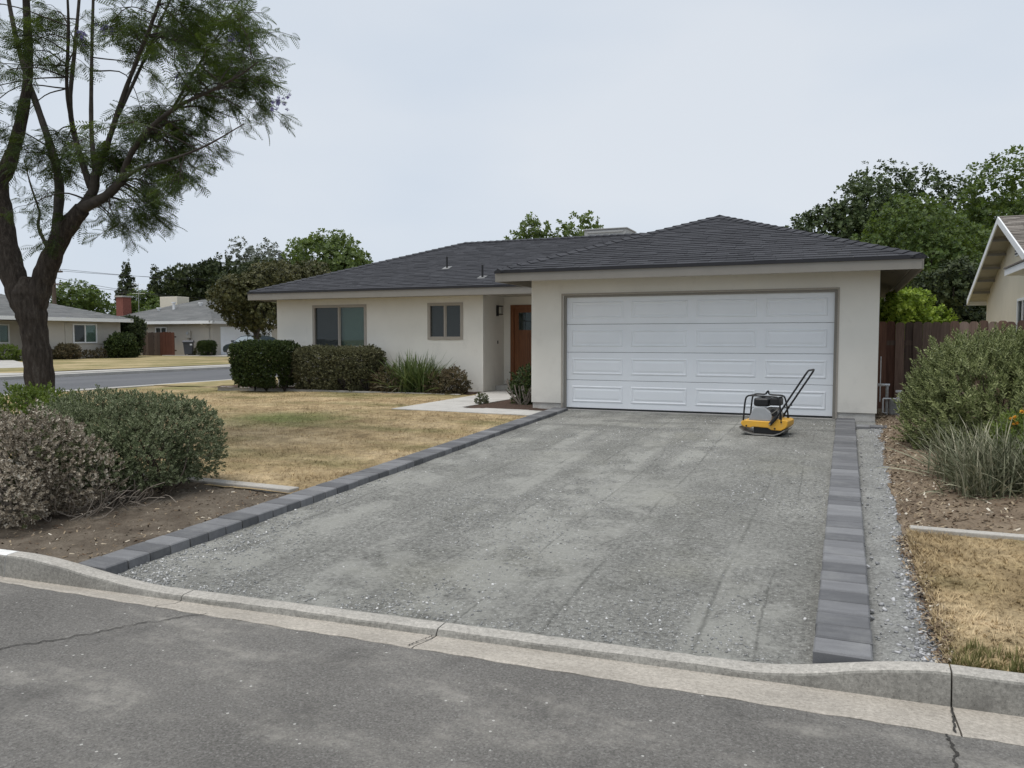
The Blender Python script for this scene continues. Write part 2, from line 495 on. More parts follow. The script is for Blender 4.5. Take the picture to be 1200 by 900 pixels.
M['lawn'] = t.finish(lawn_color(t, False), 0.95, t.bump(t.noise(35, 5, 0.8), 0.8, 0.02), spec=0.1)
t = NT('grass_blade')
M['grass_blade'] = t.finish(lawn_color(t, True), 0.8, spec=0.15)
t = NT('far_lawn')
c = t.ramp(t.noise(0.5, 9, 0.75, stretch=(1.0, 0.6, 1)), [(0.32, (0.15, 0.145, 0.06)), (0.46, (0.24, 0.205, 0.10)), (0.54, (0.33, 0.265, 0.145)), (0.68, (0.43, 0.345, 0.205))])
M['far_lawn'] = t.finish(c, 0.95, spec=0.1)

# ------------------------------------------------------------------ ground, street, kerb
place('ground', np_mesh('ground', [(-900, -900, -0.75), (900, -900, -0.75), (900, 900, -0.75), (-900, 900, -0.75)], [(0, 1, 2, 3)]), 'far_lawn', kind='structure')

xs = np.r_[np.linspace(-70, -10, 30), np.linspace(-9, 4, 66), np.linspace(5, 45, 20)]
def street_xy(X, Y):
    return X, Y * 1.0 + (1 - np.clip((3.0 - Y) / 6.0, 0, 1)) * (Ya(X) - 3.84)
street = sheet('street', 'asphalt', xs, np.r_[np.linspace(-16, 0, 20), np.linspace(0.2, 3.84, 40)],
               lambda X, Y: -0.402 + 0.06 * np.clip((3.84 - Y) / 5.0, 0, 1) + 0.004 * fbm(X * 1.3, Y * 1.3), xf=street_xy)

def kerb_top(x):
    full, low = -0.268, -0.388
    l = np.clip((x + 5.55) / 1.35, 0, 1); l = l * l * (3 - 2 * l)
    r = np.clip((x + 0.45) / 0.95, 0, 1); r = r * r * (3 - 2 * r)
    return full + (low - full) * np.minimum(l, 1 - r)
def loft(xs, prof):
    V = []; F = []
    for i, x in enumerate(xs):
        p = prof(x); n = len(p)
        V += [(x, a, b) for a, b in p]
        if i:
            b0 = (i - 1) * n
            F += [(b0 + k, b0 + k + 1, b0 + n + k + 1, b0 + n + k) for k in range(n - 1)]
    return V, F, n
def pan_prof(x):
    a, b = float(Ya(x)), float(Yb(x))
    w = 0.004 * math.sin(x * 9.1) + 0.005 * math.sin(x * 23.7)
    return [(a + w, -0.60), (a + w, -0.3965), (a + 0.02, -0.394), (b - 0.19, -0.424), (b - 0.135, -0.425), (b - 0.135, -0.6)]
def top_prof(x):
    b, z = float(Yb(x)), float(kerb_top(x))
    h = z + 0.425
    q = 0.004 * math.sin(x * 5.3) + 0.003 * math.sin(x * 17.1)
    return [(b - 0.138, -0.60), (b - 0.137, -0.4245), (b - 0.130 + 0.06 * h + q, z - 0.014), (b - 0.123 + 0.06 * h + q, z - 0.004), (b - 0.110 + 0.06 * h + q, z), (b - 0.03, z + 0.004), (b - 0.008, z), (b, z - 0.012), (b, -0.6)]
kerb = MB()
kerb.add(*loft(np.linspace(-60, 30, 60), lambda x: [(float(Ya(x)) + 0.03, -0.6), (float(Ya(x)) + 0.03, -0.43), (float(Yb(x)) - 0.03, -0.435), (float(Yb(x)) - 0.03, -0.6)])[:2])
kerb = struct(kerb.build('kerb', 'joint_dark'))
cuts = [-60, -15, -10, -5.62, -4.02, -2.17, 0.497, 3.4, 9, 30]
for i in range(len(cuts) - 1):
    a, b = cuts[i] + 0.004, cuts[i + 1] - 0.004
    n = max(3, int((b - a) / 0.06)) if cuts[i + 1] < 5 and cuts[i] > -12 else 8
    for nm, prof, mt in (('gutter_slab', pan_prof, 'pan_concrete'), ('kerb_stone', top_prof, 'kerb_concrete')):
        V, F, k = loft(np.linspace(a, b, n), prof)
        F += [tuple(range(k)), tuple(range(len(V) - 1, len(V) - k - 1, -1))]
        o = MB().add(V, F).build(nm, 'kerb_paint' if (nm == 'kerb_stone' and cuts[i + 1] == -5.62) else mt, kerb)
        if nm == 'kerb_stone':
            o.data.materials.append(M['scuffed_shaded_concrete'])  # street-facing upright faces: scuff stains and painted-in shade
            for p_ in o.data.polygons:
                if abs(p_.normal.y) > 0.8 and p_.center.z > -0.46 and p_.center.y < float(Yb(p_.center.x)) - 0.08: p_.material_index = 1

def crack(pts, w, z, parent, jit=0.02, mat='crack_dark', n=14, name='crack'):
    V = []; F = []
    P = []
    for (a, b) in zip(pts[:-1], pts[1:]):
        for j in range(n):
            tt = j / n
            P.append(Vector((a[0] + (b[0] - a[0]) * tt, a[1] + (b[1] - a[1]) * tt)))
    P.append(Vector(pts[-1]))
    for i, p in enumerate(P):
        d = (P[min(i + 1, len(P) - 1)] - P[max(i - 1, 0)]).normalized()
        q = Vector((-d.y, d.x))
        p = p + q * random.uniform(-jit, jit)
        ww = w * random.uniform(0.35, 1.3)
        zz = z(p.x, p.y) if callable(z) else z
        V += [(p.x + q.x * ww, p.y + q.y * ww, zz), (p.x - q.x * ww, p.y - q.y * ww, zz)]
        if i: F.append((2 * i - 2, 2 * i - 1, 2 * i + 1, 2 * i))
    return MB().add(V, F).build(name, mat, parent)
SZ = lambda x, y: -0.395 + 0.06 * max(0, min(1, (3.84 - y) / 5.0))
crack([(-3.62, 3.70), (-3.86, 3.40), (-4.02, 3.1), (-4.2, 2.85), (-4.3, 2.6)], 0.005, SZ, street, 0.018)
crack([(-4.3, 2.6), (-4.6, 1.9)], 0.005, SZ, street, 0.018)
crack([(0.44, 3.79), (0.455, 3.62), (0.42, 3.4), (0.44, 3.0)], 0.006, SZ, street, 0.008)
crack([(0.497, 4.14), (0.49, 4.0), (0.47, 3.81)], 0.005, lambda x, y: -0.389 - 0.09 * max(0, y - 3.80), kerb, 0.006)
crack([(-2.17, 4.0), (-2.19, 3.86), (-2.2, 3.73)], 0.004, lambda x, y: -0.388 - 0.11 * max(0, y - 3.73), kerb, 0.006)

# ------------------------------------------------------------------ driveway base
xs = np.linspace(-4.86, -0.09, 160)
ys = np.r_[np.linspace(0, 0.25, 130), np.linspace(0.252, 1, 170)]
def drive_xy(X, Y):
    y0 = Yb(X) - 0.03
    return X, y0 + Y * (14.27 - y0)
def drive_h(X, Y):
    rut = 0.006 * np.exp(-((X + 1.55 + 0.02 * np.sin(Y)) / 0.03) ** 2) + 0.005 * np.exp(-((X + 2.62 - 0.03 * np.sin(Y * 0.7)) / 0.025) ** 2) + 0.007 * np.exp(-((X + 4.45 - 0.03 * np.sin(Y * 1.3)) / 0.035) ** 2) + 0.005 * np.exp(-((X + 0.72 + 0.05 * np.sin(Y * 0.9)) / 0.03) ** 2)
    und = 0.022 * (fbm(X * 0.9, Y * 0.6) - 0.47) + 0.014 * (fbm(X * 4, Y * 3.2) - 0.47) + 0.009 * (fbm(X * 17, Y * 17, 3) - 0.44)
    ed = np.clip((Y - Yb(X)) / 0.25, 0, 1)
    return D(Y) + (und * (0.4 + 0.6 * ed)) + rut - 0.008 * (1 - ed)
driveway = sheet('driveway', 'compacted_base', xs, ys, drive_h, xf=drive_xy)

def stone_template(seed=0):
    r2 = np.random.default_rng(seed)
    v = np.array([(x, y, z) for x in (-1, 1) for y in (-1, 1) for z in (-1, 1)], float)
    v = v * (0.55 + 0.45 * r2.random((8, 3)))
    f = [(0, 1, 3, 2), (4, 6, 7, 5), (0, 4, 5, 1), (2, 3, 7, 6), (0, 2, 6, 4), (1, 5, 7, 3)]
    return v, f
def stones(name, mat, L, size, label, parent=None):
    n = len(L)
    v, f = stone_template(3)
    S = size[:, None] * np.stack([0.7 + 0.6 * rng.random(n), 0.7 + 0.6 * rng.random(n), 0.4 + 0.4 * rng.random(n)], -1)
    d = rand_dirs(n); d[:, 2] = np.abs(d[:, 2]) + 1.2
    o = scatter(name, mat, v, f, L, rots(d), S, parent)
    return tag(o, label, None if parent else 'gravel', kind='stuff')
n = 38000
X = rng.uniform(-4.80, -0.14, n); Y = 4.0 + 10.0 * rng.random(n) ** 1.9
den = np.clip((fbm(X * 1.2, Y * 0.6, 5) - 0.47) * 6, 0.03, 1)
den = np.maximum(den, 0.95 * np.clip(1 - (X + 4.8) / 0.35, 0, 1) * np.clip(1.7 - (Y - 4) / 3.0, 0, 1))
den = np.maximum(den, 0.8 * np.clip(1 - (Y - Yb(X)) / 0.22, 0, 1) * (fbm(X * 3, Y * 3) > 0.45))
den = np.maximum(den, 0.8 * ((X > -1.25) & (X < -0.45) & (Y < 5.2)) * (fbm(X * 2.2 + 9, Y * 2.2) > 0.42))
ok = (rng.random(n) < den) & (Y > Yb(X) + 0.01)
X, Y = X[ok], Y[ok]
sz = 0.0024 + 0.0072 * rng.random(len(X)) ** 4 + 0.0022 * (X < -4.3)
Z = drive_h(X, Y) + sz * 0.25
stones('loose_chips', 'stone_chip', np.stack([X, Y, Z], -1), sz, 'loose grey stone chips strewn over the compacted driveway base')

# ------------------------------------------------------------------ paver borders
pv = MB()
W2, L2, Hh, c = 0.142, 0.0938, 0.12, 0.009
ring = lambda dx, dz: [(-W2 + dx, -L2 + dx, dz), (W2 - dx, -L2 + dx, dz), (W2 - dx, L2 - dx, dz), (-W2 + dx, L2 - dx, dz)]
vs = ring(0, -Hh) + ring(0, -c) + ring(c, 0)
fs = [(3, 2, 1, 0)] + [(i, (i + 1) % 4, (i + 1) % 4 + 4, i + 4) for i in range(4)] + [(i + 4, (i + 1) % 4 + 4, (i + 1) % 4 + 8, i + 8) for i in range(4)] + [(8, 9, 10, 11)]
paver_me = bpy.data.meshes.new('paver'); paver_me.from_pydata(vs, [], fs); paver_me.materials.append(M['paver'])
def paver_row(label, spots, loc, group=None):
    root = thing('paver_border', label, 'paver edging', loc)
    for (x, y, z, rx, rz) in spots:
        o = bpy.data.objects.new('paver', paver_me); link(o, root)
        o.location = (x - loc[0] + random.uniform(-0.003, 0.003), y - loc[1], z - loc[2] + random.uniform(-0.003, 0.002))
        o.rotation_euler = (rx + random.uniform(-.006, .006), random.uniform(-.006, .006), rz + random.uniform(-.006, .006))
    ys_ = [q[1] for q in spots]; xs_ = [q[0] for q in spots]
    if max(ys_) > min(ys_):
        a, b = min(ys_) - 0.085, max(ys_) + 0.085
        MB().prism([(a, float(T(a)) - 0.10), (b, float(T(b)) - 0.10), (b, float(T(b)) - 0.011), (a, float(T(a)) - 0.011)], 'x', xs_[0] - 0.128, xs_[0] + 0.128).build('joint_sand', 'crack_dark', root)
    return root
sl = math.atan(0.0342)
spots = []; y = 3.962 + 0.0975
while y < 14.12:
    spots.append((-4.955, y, float(T(y)), sl, 0)); y += 0.199
paver_row('row of charcoal concrete pavers between the dry lawn and the driveway base', spots, (-4.955, 4.1, -0.4))
spots = []; y = 4.30 + 0.0975
while y < 14.12:
    spots.append((0.022, y, float(T(y)), sl, 0)); y += 0.199
paver_row('row of charcoal concrete pavers between the driveway base and the side gravel', spots, (0.022, 4.3, -0.4))
spots = [(0.166 + 0.0975 + 0.199 * k + 0.004, 13.27, float(T(13.27)) - 0.004, 0, R(90)) for k in range(5)]
paver_row('short cross row of charcoal pavers in front of the gas pipes', spots, (0.5, 13.27, -0.15))

# ------------------------------------------------------------------ right side: gravel strip, straw bed, dry lawn patch
strip = sheet('gravel_strip', 'loose_gravel', np.linspace(0.14, 0.95, 40), np.linspace(4.2, 14.1, 260),
      lambda X, Y: D(Y) + 0.014 + 0.05 * (fbm(X * 3, Y * 2) - 0.47) + 0.02 * (fbm(X * 14, Y * 14) - 0.45) - 0.02 * np.clip(1 - (X - 0.165) / 0.1, 0, 1))
n = 9000
X = rng.uniform(0.17, 0.66, n); Y = 4.28 + 9.2 * rng.random(n) ** 1.6
keep = rng.random(n) < np.clip(0.06 + 1.4 * np.clip((X - 0.33) / 0.15, 0, 1) * (0.5 + 0.5 * (Y < 7.2)), 0, 1)
X, Y = X[keep], Y[keep]
sz = 0.004 + 0.011 * rng.random(len(X)) ** 2.2
Z = D(Y) + 0.014 + 0.05 * (fbm(X * 3, Y * 2) - 0.47) + 0.02 * (fbm(X * 14, Y * 14) - 0.45) + sz * 0.2
stones('gravel', 'grey_stone_chip', np.stack([X, Y, Z], -1), sz, 'grey crushed gravel lying along the right paver border')

edge_x = lambda Y: 0.47 + 0.10 * (fbm(Y * 1.7, Y * 0 + 3.3) - 0.47) + 0.05 * (fbm(Y * 7, Y * 0 + 8.3) - 0.47)
def bed_z(X, Y):
    e = np.clip((X - edge_x(Y)) / 0.12, 0, 1)
    return T(Y) - 0.045 + 0.05 * e + 0.10 * np.clip((X - 0.6) / 1.6, 0, 1) * np.clip((Y - 7.1) / 1.0, 0, 1) + 0.05 * (fbm(X * 2.4, Y * 2.4) - 0.47) + 0.03 * (fbm(X * 12, Y * 12) - 0.47)
sheet('planting_bed', 'straw_mulch', np.linspace(0, 1, 90) ** 1.5 * 11, np.linspace(7.02, 16.2, 180), bed_z, xf=lambda X, Y: (X + edge_x(Y) - 0.02, Y))
lawn_edge = lambda Y: 0.475 + 0.06 * (fbm(Y * 2.1, Y * 0 + 1.3) - 0.47) - 0.012 * (Y - 5.5)
def patch_z(X, Y):
    e = np.clip((X - lawn_edge(Y)) / 0.05, 0, 1)
    return T(Y) - 0.035 + 0.035 * e + 0.03 * (fbm(X * 2, Y * 2) - 0.47) + 0.02 * (fbm(X * 11, Y * 11) - 0.47)
def patch_xy(X, Y):
    y0 = Yb(X + 0.47) - 0.004
    Y = y0 + Y * (6.93 - y0)
    return X + lawn_edge(Y), Y
sheet('lawn', 'lawn', np.linspace(0, 1, 70) ** 1.6 * 12, np.linspace(0, 1, 90), patch_z, xf=patch_xy)

# thin concrete edging strips
def edging(label, pts, w, z0, z1, cuts_n, group=None):
    root = thing('concrete_edging', label, 'edging', (pts[0][0], pts[0][1], z0))
    a = Vector(pts[0]); b = Vector(pts[1]); d = (b - a) / cuts_n; q = Vector((-d.y, d.x)).normalized() * w
    for i in range(cuts_n):
        p0 = a + d * i + d.normalized() * 0.004; p1 = a + d * (i + 1) - d.normalized() * 0.004
        MB().prism([(p0.x, p0.y), (p1.x, p1.y), (p1.x + q.x, p1.y + q.y), (p0.x + q.x, p0.y + q.y)], 'z', z0, z1).build('edging_block', 'edging_concrete', root, bevel=0.008)
    return root
edging('thin concrete edging strip between the straw bed and the dry lawn patch', [(0.50, 6.93), (9.5, 6.93)], 0.10, -0.40, -0.185, 9)
edging('low concrete edging stub meeting the paver row beside the green shrub', [(-5.16, 6.42), (-9.9, 6.55)], -0.16, -0.45, -0.215, 4)
edging('long low concrete strip edging the mulch bed under the house windows', [(-16.2, 17.13), (-8.55, 16.98)], 0.10, -0.40, -0.028, 7)

# ------------------------------------------------------------------ left side: soil bed and lawn
def soil_z(X, Y):
    return T(Y) - 0.035 + 0.03 * np.clip((-X - 5.2) / 1.5, 0, 1) + 0.06 * (fbm(X * 2, Y * 2) - 0.45) + 0.035 * (fbm(X * 9, Y * 9) - 0.47)
def soil_xy(X, Y):
    y0 = Yb(X) - 0.006
    return X, y0 + Y * (6.5 - y0)
soil = sheet('soil_bed', 'soil', np.r_[np.linspace(-60, -9.2, 40), np.linspace(-9, -5.07, 120)], np.linspace(0, 1, 90), soil_z, xf=soil_xy)
lawn = sheet('lawn', 'lawn', np.linspace(-20.0, -5.07, 200), np.linspace(6.40, 18.4, 160),
      lambda X, Y: lawn_z(X, Y) + 0.035 * (fbm(X * 1.2, Y * 1.2) - 0.47) + 0.02 * (fbm(X * 7, Y * 7) - 0.47),
      keep=lambda x, y: ~((x > -8.0) & (y > 12.95)))
sheet('lawn', 'far_lawn', np.linspace(-20.0, -15, 10), np.linspace(18.4, 150, 60), lambda X, Y: -0.14 + 0 * X)
sheet('ground', 'far_lawn', np.linspace(-15, 60, 10), np.linspace(16.1, 150, 60), lambda X, Y: -0.12 + 0 * X, keep=lambda x, y: (x > 0.9) | (y > 27))

def tuft_template(nb, spread=0.5, seed=1):
    r2 = np.random.default_rng(seed)
    V = []; F = []
    for k in range(nb):
        a = r2.random() * 6.283; l = 0.6 + 0.5 * r2.random(); s = spread * (0.4 + 0.9 * r2.random())
        bx, by = 0.25 * (r2.random() - .5), 0.25 * (r2.random() - .5)
        px, py = -math.sin(a) * 0.055, math.cos(a) * 0.055
        tx, ty = bx + math.cos(a) * s * l, by + math.sin(a) * s * l
        i = len(V)
        V += [(bx - px, by - py, -0.1), (bx + px, by + py, -0.1), (tx, ty, l)]
        F.append((i, i + 1, i + 2))
    return V, F
def grass(name, X, Y, Z, h, spread, nb, label):
    n = len(X)
    TV, TF = tuft_template(nb, spread)
    a = rng.random(n) * 6.283
    Rm = np.zeros((n, 3, 3)); Rm[:, 0, 0] = np.cos(a); Rm[:, 0, 1] = -np.sin(a); Rm[:, 1, 0] = np.sin(a); Rm[:, 1, 1] = np.cos(a); Rm[:, 2, 2] = 1
    return tag(scatter(name, 'grass_blade', TV, TF, np.stack([X, Y, Z], -1), Rm, h), label, 'grass', kind='stuff')
n = 70000
Y = 6.5 + 10.5 * rng.random(n) ** 1.25; X = -5.1 - 14.6 * rng.random(n) ** 1.15
k = ~((X > -8.03) & (Y > 12.9)) & (fbm(X * 3.1, Y * 3.1) + 0.25 * rng.random(n) > 0.42)
X, Y = X[k], Y[k]
Z = lawn_z(X, Y) + 0.035 * (fbm(X * 1.2, Y * 1.2) - 0.47) + 0.02 * (fbm(X * 7, Y * 7) - 0.47)
hh = (0.012 + 0.026 * fbm(X * 2.3, Y * 2.3)) * (0.6 + 0.8 * rng.random(len(X)))
grass('grass', X, Y, Z, hh, 1.5, 4, 'short straw coloured grass of the front lawn')
n = 13000
X = 0.49 + 4.5 * rng.random(n) ** 1.7; Y = rng.uniform(4.28, 6.93, n)
k = (X > lawn_edge(Y) + 0.01) & (Y > Yb(X) + 0.01)
X, Y = X[k], Y[k]
hh = (0.012 + 0.034 * fbm(X * 3, Y * 3)) * (0.4 + 1.3 * rng.random(len(X)) ** 2)
grass('grass', X, Y, patch_z(X, Y), hh, 2.0, 6, 'tousled dry grass between the gravel and the front kerb')
n = 900
X = 0.52 + 1.6 * rng.random(n); Y = Yb(X) + 0.03 + 0.28 * rng.random(n) ** 2
M['green_blade'] = leafmat('green_blade', [(0.10, 0.11, 0.035), (0.17, 0.17, 0.06), (0.26, 0.23, 0.10)], 0.15)
g_ = grass('weeds', X, Y, patch_z(X, Y), 0.03 + 0.05 * rng.random(n), 0.6, 5, 'fringe of greener grass blades along the back of the right kerb')
g_.data.materials.clear(); g_.data.materials.append(M['green_blade'])
# leaf litter in the straw bed and on the soil
def bits(X, Y, Z, s, label, name='leaf_litter'):
    n = len(X)
    d = rand_dirs(n); d[:, 2] = np.abs(d[:, 2]) + 1.0
    o = scatter(name, 'mulch_bits', [(-1, -.3, 0), (1, -.25, 0.1), (1.1, .3, 0.05), (-.8, .35, 0.15)], [(0, 1, 2, 3)], np.stack([X, Y, Z], -1), rots(d), s)
    return tag(o, label, 'litter', kind='stuff')
n = 15000
X = 0.4 + 4.5 * rng.random(n) ** 1.8; Y = rng.uniform(7.05, 15.6, n); k = X > edge_x(Y) + 0.0
X, Y = X[k], Y[k]
bits(X, Y, bed_z(X, Y) + 0.004, 0.008 + 0.022 * rng.random(len(X)) ** 2, 'dry straw and leaf litter on the bed beside the gravel strip')
n = 1500
Y = 4.35 + 2.55 * rng.random(n); X = lawn_edge(Y) + 0.01 + 0.035 * rng.normal(size=n)
bits(X, Y, patch_z(X, Y) + 0.006, 0.006 + 0.014 * rng.random(n), 'brown crumbs of soil and thatch between the gravel and the dry lawn patch')
n = 2200
X = -5.12 - 4 * rng.random(n) ** 1.4; Y = rng.uniform(3.9, 6.4, n); k = Y > Yb(X) + 0.02
X, Y = X[k], Y[k]
bits(X, Y, soil_z(X, Y) + 0.003, 0.006 + 0.016 * rng.random(len(X)) ** 2, 'leaf litter on the brown soil under the shrubs by the kerb')

# ------------------------------------------------------------------ entry walk and beds at the house
walk = struct(MB().prism([(-8.02, 13.02), (-5.10, 12.86), (-5.10, 13.78), (-6.95, 13.90), (-6.78, 17.9), (-6.6, 19.2), (-8.36, 19.2), (-8.36, 17.6), (-8.12, 17.0)], 'z', -0.25, -0.030).build('walkway', 'walk_concrete'))
crack([(-8.07, 15.0), (-6.9, 14.95)], 0.004, -0.026, walk, 0.001, 'joint_dark', name='joint')
crack([(-6.9, 13.95), (-6.95, 12.97)], 0.004, -0.026, walk, 0.001, 'joint_dark', name='joint')
sheet('mulch_bed', 'bark_mulch', np.linspace(-6.98, -5.1, 30), np.linspace(13.72, 18.2, 60), lambda X, Y: -0.052 + 0.05 * fbm(X * 4, Y * 4) - 0.25 * np.clip((X * -1 - 6.82), 0, 1))
sheet('mulch_bed', 'bark_mulch', np.linspace(-16.4, -8.36, 80), np.linspace(17.06, 18.2, 16), lambda X, Y: -0.055 + 0.05 * fbm(X * 4, Y * 4))

# ------------------------------------------------------------------ materials of the house
def stucco(name, c, sc_=1.0):
    t = NT(name)
    col = t.ramp(t.noise(0.9, 6, 0.6), [(0.3, sc(c, 0.93)), (0.7, sc(c, 1.04))])
    st = t.ramp(t.noise(2.4, 6, 0.7, stretch=(1.2, 1.2, 0.6)), [(0.56, 0.0), (0.8, 1.0)])
    col = t.mix(t.math('MULTIPLY', st, 0.34), col, sc(c, 0.66))
    sepz = t.n('SeparateXYZ', 'Z', i0=t.pos())
    splash = t.math('MULTIPLY', t.n('MapRange', i0=sepz, From_Min=0.45, From_Max=0.0), t.ramp(t.noise(7, 5, 0.7), [(0.4, 0.0), (0.7, 1.0)]))
    col = t.mix(t.math('MULTIPLY', splash, 0.35), col, sc(c, 0.55))
    M[name] = t.finish(col, 0.9, t.bump(t.noise(85, 4, 0.7), 0.35, 0.004), spec=0.15)
stucco('stucco', (0.76, 0.735, 0.672))
stucco('beige_stucco', (0.52, 0.485, 0.43))
stucco('cream_stucco', (0.70, 0.635, 0.51))
plain('trim', (0.245, 0.23, 0.205), 0.6, var=0.05, scale=3)
plain('soffit', (0.42, 0.39, 0.34), 0.8, var=0.1)
plain('drip_metal', (0.018, 0.018, 0.022), 0.55)
plain('window_frame', (0.36, 0.325, 0.28), 0.5, var=0.05)
plain('white_paint', (0.78, 0.785, 0.79), 0.45, var=0.03, scale=2)
plain('door_white', (0.83, 0.855, 0.885), 0.42, var=0.03, scale=1.2, spec=0.4)
plain('galv', (0.50, 0.51, 0.52), 0.45, 0.5, var=0.15, scale=20)
plain('pipe_grey', (0.24, 0.24, 0.235), 0.55, 0.2, var=0.2, scale=25)
plain('black_metal', (0.02, 0.02, 0.021), 0.45)
plain('dark_room', (0.03, 0.032, 0.034), 0.9)
plain('lamp_glass', (0.55, 0.53, 0.47), 0.25)
plain('cooler_paint', (0.34, 0.345, 0.345), 0.6, var=0.06, scale=8)
def shingle_mat(name, a, b, c_):
    t = NT(name)
    col = t.ramp(t.island(), [(0.0, a), (0.55, b), (1.0, c_)])
    col = t.mix(0.5, col, t.ramp(t.noise(60, 6, 0.85), [(0.36, 0.25), (0.64, 0.75)]), 'OVERLAY')
    col = t.mix(0.4, col, t.ramp(t.noise(0.7, 4, 0.6), [(0.35, 0.44), (0.65, 0.56)]), 'OVERLAY')
    M[name] = t.finish(col, 0.9, t.bump(t.noise(200, 2, 0.7), 0.4, 0.003), spec=0.2)
shingle_mat('shingle', (0.040, 0.041, 0.046), (0.048, 0.049, 0.055), (0.059, 0.060, 0.067))
shingle_mat('grey_shingle', (0.125, 0.128, 0.127), (0.145, 0.148, 0.146), (0.17, 0.17, 0.167))
shingle_mat('brown_shingle', (0.13, 0.115, 0.10), (0.19, 0.17, 0.15), (0.25, 0.225, 0.20))
t = NT('door_wood')
g = t.noise(14, 5, 0.6, stretch=(3.0, 3.0, 0.15))
M['door_wood'] = t.finish(t.ramp(g, [(0.3, (0.135, 0.047, 0.017)), (0.7, (0.235, 0.090, 0.033))]), 0.42, t.bump(g, 0.1, 0.002), spec=0.45)
def glass(name, tint, alpha):
    t = NT(name)
    fr = t.n('Fresnel', IOR=1.5)
    f = t.math('ADD', t.math('MULTIPLY', fr, 0.45), 0.01)
    base = t.n('MixShader', i0=alpha, i1=t.n('BsdfTransparent', Color=tint), i2=t.n('BsdfDiffuse', Color=sc(tint, 0.35)))
    t.t.links.new(t.n('MixShader', i0=f, i1=base, i2=t.n('BsdfGlossy', Color=(0.9, 0.95, 0.95), Roughness=0.02)), t.out.inputs[0])
    M[name] = t.m
glass('window_glass', (0.62, 0.70, 0.67), 0.08)
glass('screened_glass', (0.30, 0.33, 0.33), 0.45)
plain('blind', (0.72, 0.73, 0.68), 0.7, var=0.04)
plain('dark_blind', (0.26, 0.27, 0.26), 0.8, var=0.04)

# ------------------------------------------------------------------ the house
WY, GY = 18.0, 14.2                    # front walls of the living wing and of the garage
XL, XR, XG = -14.8, 0.49, -5.59
YB = 26.0
house = thing('house', 'low cream stucco house with charcoal shingle hip roof and white garage door', 'house', (-6.5, 18.0, 0.0))

def wall_x(parent, mat, x0, x1, y0, y1, z0, z1, holes, name='wall'):
    """wall along X with rectangular holes (hx0, hx1, hz0, hz1)"""
    mb = MB()
    xs_ = sorted({x0, x1, *[h[0] for h in holes], *[h[1] for h in holes]})
    for a, b in zip(xs_[:-1], xs_[1:]):
        hs = sorted([h for h in holes if h[0] <= a + 1e-6 and h[1] >= b - 1e-6], key=lambda h: h[2])
        z = z0
        for h in hs:
            if h[2] > z: mb.box(a, b, y0, y1, z, h[2])
            z = h[3]
        if z < z1: mb.box(a, b, y0, y1, z, z1)
    return mb.build(name, mat, parent)
WIN1 = (-13.56, -11.85, 1.06, 2.21)
WIN2 = (-9.95, -8.97, 1.31, 2.21)
wall_x(house, 'stucco', XL, -8.39, WY, WY + 0.16, -0.3, 2.42, [WIN1, WIN2])
GD = (-4.95, -0.14, -0.3, 2.13)
wall_x(house, 'stucco', XG, XR, GY, GY + 0.18, 0.085, 2.47, [(GD[0], GD[1], 0.0, GD[3])])
MB().box(-8.55, -8.39, WY + 0.16, 19.5, -0.3, 2.42).build('wall', 'stucco', house)          # side of the entry recess
wall_x(house, 'stucco', -8.39, XG, 19.32, 19.5, -0.3, 2.42, [(-8.20, -7.22, -0.3, 2.20)])
MB().box(XG, XG + 0.16, GY + 0.18, 19.5, 0.085, 2.47).build('wall', 'stucco', house)
MB().box(XL, XL + 0.16, WY + 0.16, YB, -0.3, 2.42).build('wall', 'stucco', house)
MB().box(XR - 0.16, XR, GY + 0.18, YB, 0.085, 2.47).build('wall', 'stucco', house)
MB().box(XL, XR, YB, YB + 0.16, -0.3, 2.42).build('wall', 'stucco', house)
# stem walls under the garage stucco
MB().box(XG + 0.02, GD[0], GY + 0.025, GY + 0.17, -0.35, 0.08).build('foundation', 'stem_concrete', house)
MB().box(GD[1], XR - 0.02, GY + 0.025, GY + 0.17, -0.35, 0.08).build('foundation', 'stem_concrete', house)
MB().box(XR - 0.15, XR - 0.025, GY + 0.17, YB, -0.35, 0.08).build('foundation', 'stem_concrete', house)
MB().box(XG + 0.025, XG + 0.15, GY + 0.17, 19.4, -0.35, 0.08).build('foundation', 'stem_concrete', house)
MB().box(GD[0], GD[1], GY + 0.02, GY + 0.4, -0.3, -0.028).build('threshold', 'walk_concrete', house)
MB().box(-8.39, XG, 18.75, 19.32, -0.25, 0.10).build('porch_step', 'walk_concrete', house, bevel=0.012)
MB().box(-8.39, XG, 17.7, 19.32, 2.42, 2.46).build('porch_ceiling', 'soffit', house)

